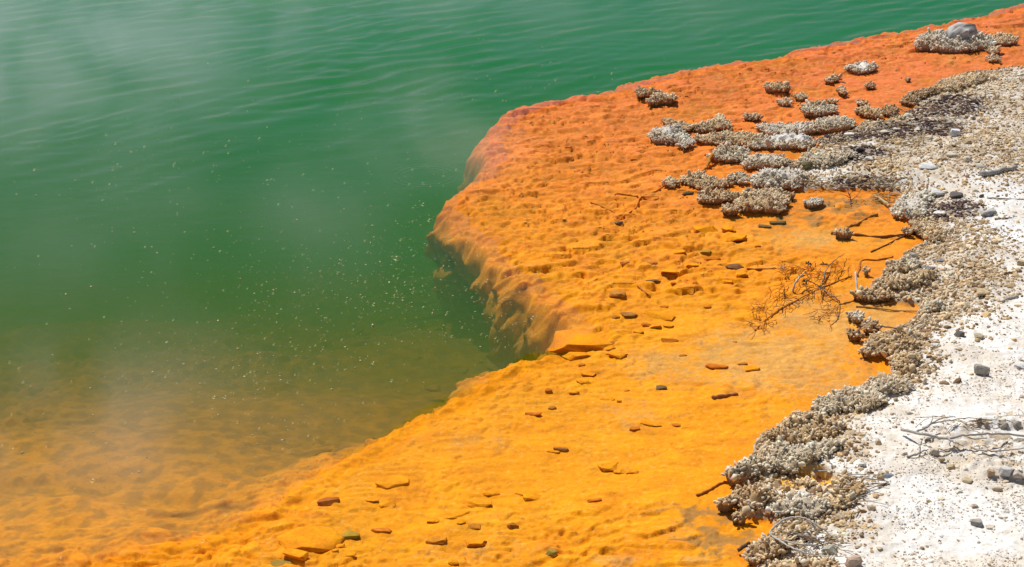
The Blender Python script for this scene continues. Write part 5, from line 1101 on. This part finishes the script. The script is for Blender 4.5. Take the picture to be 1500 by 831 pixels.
straws('straw', [(1290, 270, 25, 5), (1250, 268, 25, 5), (1300, 190, 30, 8), (1340, 200, 30, 8), (1380, 170, 35, 10), (1220, 208, 25, 5), (1190, 270, 20, 4), (1180, 790, 22, 10), (1200, 800, 18, 8), (1255, 725, 12, 12), (1430, 620, 30, 5), (1330, 165, 20, 8), (1300, 290, 15, 5)], 330, .10, .0028,
       [(.50, .38, .18), (.36, .26, .13), (.22, .13, .08), (.60, .52, .36), (.12, .07, .05), (.45, .40, .33)], rs)

# ------------------------------------------------------------------ bubbles
def bubble_material():
    m, nt, N, L, b, out = new_mat('bubble_film'); N.remove(b)
    lw = N.new('ShaderNodeLayerWeight'); lw.inputs['Blend'].default_value = .5
    p = N.new('ShaderNodeMath'); p.operation = 'POWER'; L.new(lw.outputs['Facing'], p.inputs[0]); p.inputs[1].default_value = 1.6
    q = N.new('ShaderNodeMath'); q.operation = 'MULTIPLY_ADD'; L.new(p.outputs[0], q.inputs[0]); q.inputs[1].default_value = .60; q.inputs[2].default_value = .04; q.use_clamp = True
    gl = N.new('ShaderNodeBsdfGlossy'); gl.inputs['Roughness'].default_value = .38; gl.inputs['Color'].default_value = (.40, .40, .22, 1)
    df = N.new('ShaderNodeBsdfTranslucent'); df.inputs['Color'].default_value = (.6, .58, .34, 1)
    m0 = N.new('ShaderNodeMixShader'); m0.inputs[0].default_value = .15; L.new(gl.outputs[0], m0.inputs[1]); L.new(df.outputs[0], m0.inputs[2])
    tr = N.new('ShaderNodeBsdfTransparent')
    mx = N.new('ShaderNodeMixShader'); L.new(q.outputs[0], mx.inputs[0]); L.new(tr.outputs[0], mx.inputs[1]); L.new(m0.outputs[0], mx.inputs[2]); L.new(mx.outputs[0], out.inputs['Surface'])
    return m
M_bub = bubble_material()
M_foam = tint_mat('foam', rough=.4, bump=0, var=.1, spec=.5)
def bubble_mesh(seg=14, satellites=0, seed=0):
    r = random.Random(seed); V, Q, T = [], [], []
    prof = [(1.32, .0), (1.12, .05), (1.0, .16), (.93, .38), (.76, .62), (.5, .80), (.24, .89)]
    def dome(cx, cy, s, seg, prof):
        n0 = len(V)
        for rr, z in prof:
            for k in range(seg):
                a = 2 * math.pi * k / seg; V.append((cx + rr * s * math.cos(a), cy + rr * s * math.sin(a), z * s))
        V.append((cx, cy, (prof[-1][1] + .03) * s))
        for i in range(len(prof) - 1):
            for k in range(seg): Q.append((n0 + i * seg + k, n0 + i * seg + (k + 1) % seg, n0 + (i + 1) * seg + (k + 1) % seg, n0 + (i + 1) * seg + k))
        e = n0 + (len(prof) - 1) * seg
        for k in range(seg): T.append((e + k, e + (k + 1) % seg, n0 + len(prof) * seg))
    dome(0, 0, 1, seg, prof)
    for k in range(satellites):
        a = r.uniform(0, 6.28); d = r.uniform(1.25, 2.0); dome(d * math.cos(a), d * math.sin(a), r.uniform(.15, .35), 6, [(1.2, 0), (.95, .3), (.5, .75)])
    return mesh_np('bubble', np.array(V, float), [np.array(Q), np.array(T)], M_bub, link=False)
BM = [bubble_mesh(14, k, k) for k in range(4)]
GB = 'large bubbles floating on the pool'
BUB = [(549, 446, 6, 'largest double bubble in the middle of the olive water'), (582, 379, 8, 'big domed bubble alone near the pale steam wisp'), (782, 466, 7, 'bright bubble inside the brown notch by the wall'), (715, 412, 6, 'bubble over the dark wall below the nose of the ledge'),
       (548, 532, 6, 'lone round bubble near the lower olive water'), (575, 558, 5, 'bubble at the centre of the small ring ripple'), (137, 704, 7, 'bubble over the brown shallows farthest from shore'), (315, 582, 6, 'first of the bubble pair over the brown shallows'), (331, 582, 6, 'second of the bubble pair over the brown shallows'),
       (299, 793, 6, 'bubble over the bright orange shallows at the bottom'), (630, 323, 6, 'bubble touching the nose of the ledge'), (621, 300, 6, 'bubble in front of the big ring ripple')]
MORE = [(536, 413), (594, 418), (606, 429), (620, 419), (684, 425), (508, 443), (539, 442), (435, 466), (446, 432), (479, 466), (406, 472), (656, 458), (678, 480), (663, 493), (692, 436), (556, 504), (593, 534), (461, 533), (495, 542), (474, 509), (463, 506), (577, 444), (706, 490), (658, 356),
        (684, 355), (535, 353), (588, 352), (575, 376), (248, 544), (243, 552), (271, 533), (360, 606), (368, 545), (185, 619), (286, 617), (349, 619), (378, 517), (433, 549), (422, 560), (455, 557), (533, 590), (415, 657), (454, 680), (466, 641), (365, 607), (463, 701), (471, 702), (452, 682), (332, 754), (290, 798), (214, 746), (185, 754), (4, 652), (20, 656), (18, 607), (35, 560), (15, 531), (28, 540),
        (620, 268), (650, 258), (669, 249), (605, 249), (600, 270), (212, 215), (156, 198), (170, 211), (381, 203), (299, 224), (363, 163), (392, 264), (398, 263), (255, 242), (257, 239), (161, 270), (51, 249), (166, 249), (740, 475), (780, 430), (730, 500), (757, 474), (762, 428), (727, 134), (693, 146), (807, 92), (897, 108), (877, 135)]
rs = np.random.default_rng(33)
def add_bubble(u, v, rp, label, grp, k):
    p = at(u, v, .006); o = bpy.data.objects.new('bubble', BM[k % 4]); COL.objects.link(o)
    s = rp * pxm(u, v) * .58; o.location = p; o.scale = (s, s, s * rs.uniform(.75, 1.0)); o.rotation_euler.z = rs.uniform(0, 6.28)
    tag(o, label, 'bubble', grp)
for k, (u, v, r_, lb) in enumerate(BUB): add_bubble(u, v, r_, lb, GB, k)
def small_label(u, v):
    if v > 590 or (v > 545 and u < 420): return 'small bubble on the brown water over the shallow near slope', 'bubbles over the brown shallows'
    if v > 400: return 'small bubble on the olive green water in the pool bay', 'bubbles in the olive bay'
    if v > 190: return 'small bubble on the deep green open water', 'bubbles on the deep green water'
    return 'small bubble on the far rippled teal water', 'bubbles on the far rippled water'
n = 0
for u, v in MORE: add_bubble(u, v, rs.uniform(2.6, 4.6), *small_label(u, v), n); n += 1
CLUS = [(560, 430, 130, 45, 5), (430, 440, 120, 60, 3), (600, 400, 70, 40, 2), (330, 520, 120, 35, 3), (250, 360, 160, 60, 2), (420, 260, 150, 60, 2), (330, 200, 150, 40, 1.5), (120, 280, 120, 60, 1), (640, 330, 60, 40, 1.5), (720, 460, 40, 25, 1), (200, 620, 160, 60, 1.5), (430, 640, 60, 40, 1.2), (820, 100, 120, 25, .8), (620, 110, 150, 40, .7)]
cw = np.array([c[4] for c in CLUS]); cw = cw / cw.sum()
def pool_px():
    while True:
        c = CLUS[rs.choice(len(CLUS), p=cw)]; u, v = rs.normal(c[0], c[2]), rs.normal(c[1], c[3])
        if not (-10 < u < 1000 and 12 < v < 760): continue
        p = at(u, v)
        if not inside(np.array([p[0]]), np.array([p[1]]), BROW_POLY)[0]: return u, v
while n < 270:
    u, v = pool_px(); add_bubble(u, v, rs.uniform(1.6, 3.8), *small_label(u, v), n); n += 1
PP = [at(*pool_px(), .006) for _ in range(1700)]
PP = np.array(PP)
grains('foam', PP, np.clip(.0034 * np.exp(rs.normal(0, .45, len(PP))), .0018, .008), np.tile(np.array([.40, .39, .18]), (len(PP), 1)), rs, mat=M_foam, smooth=True)
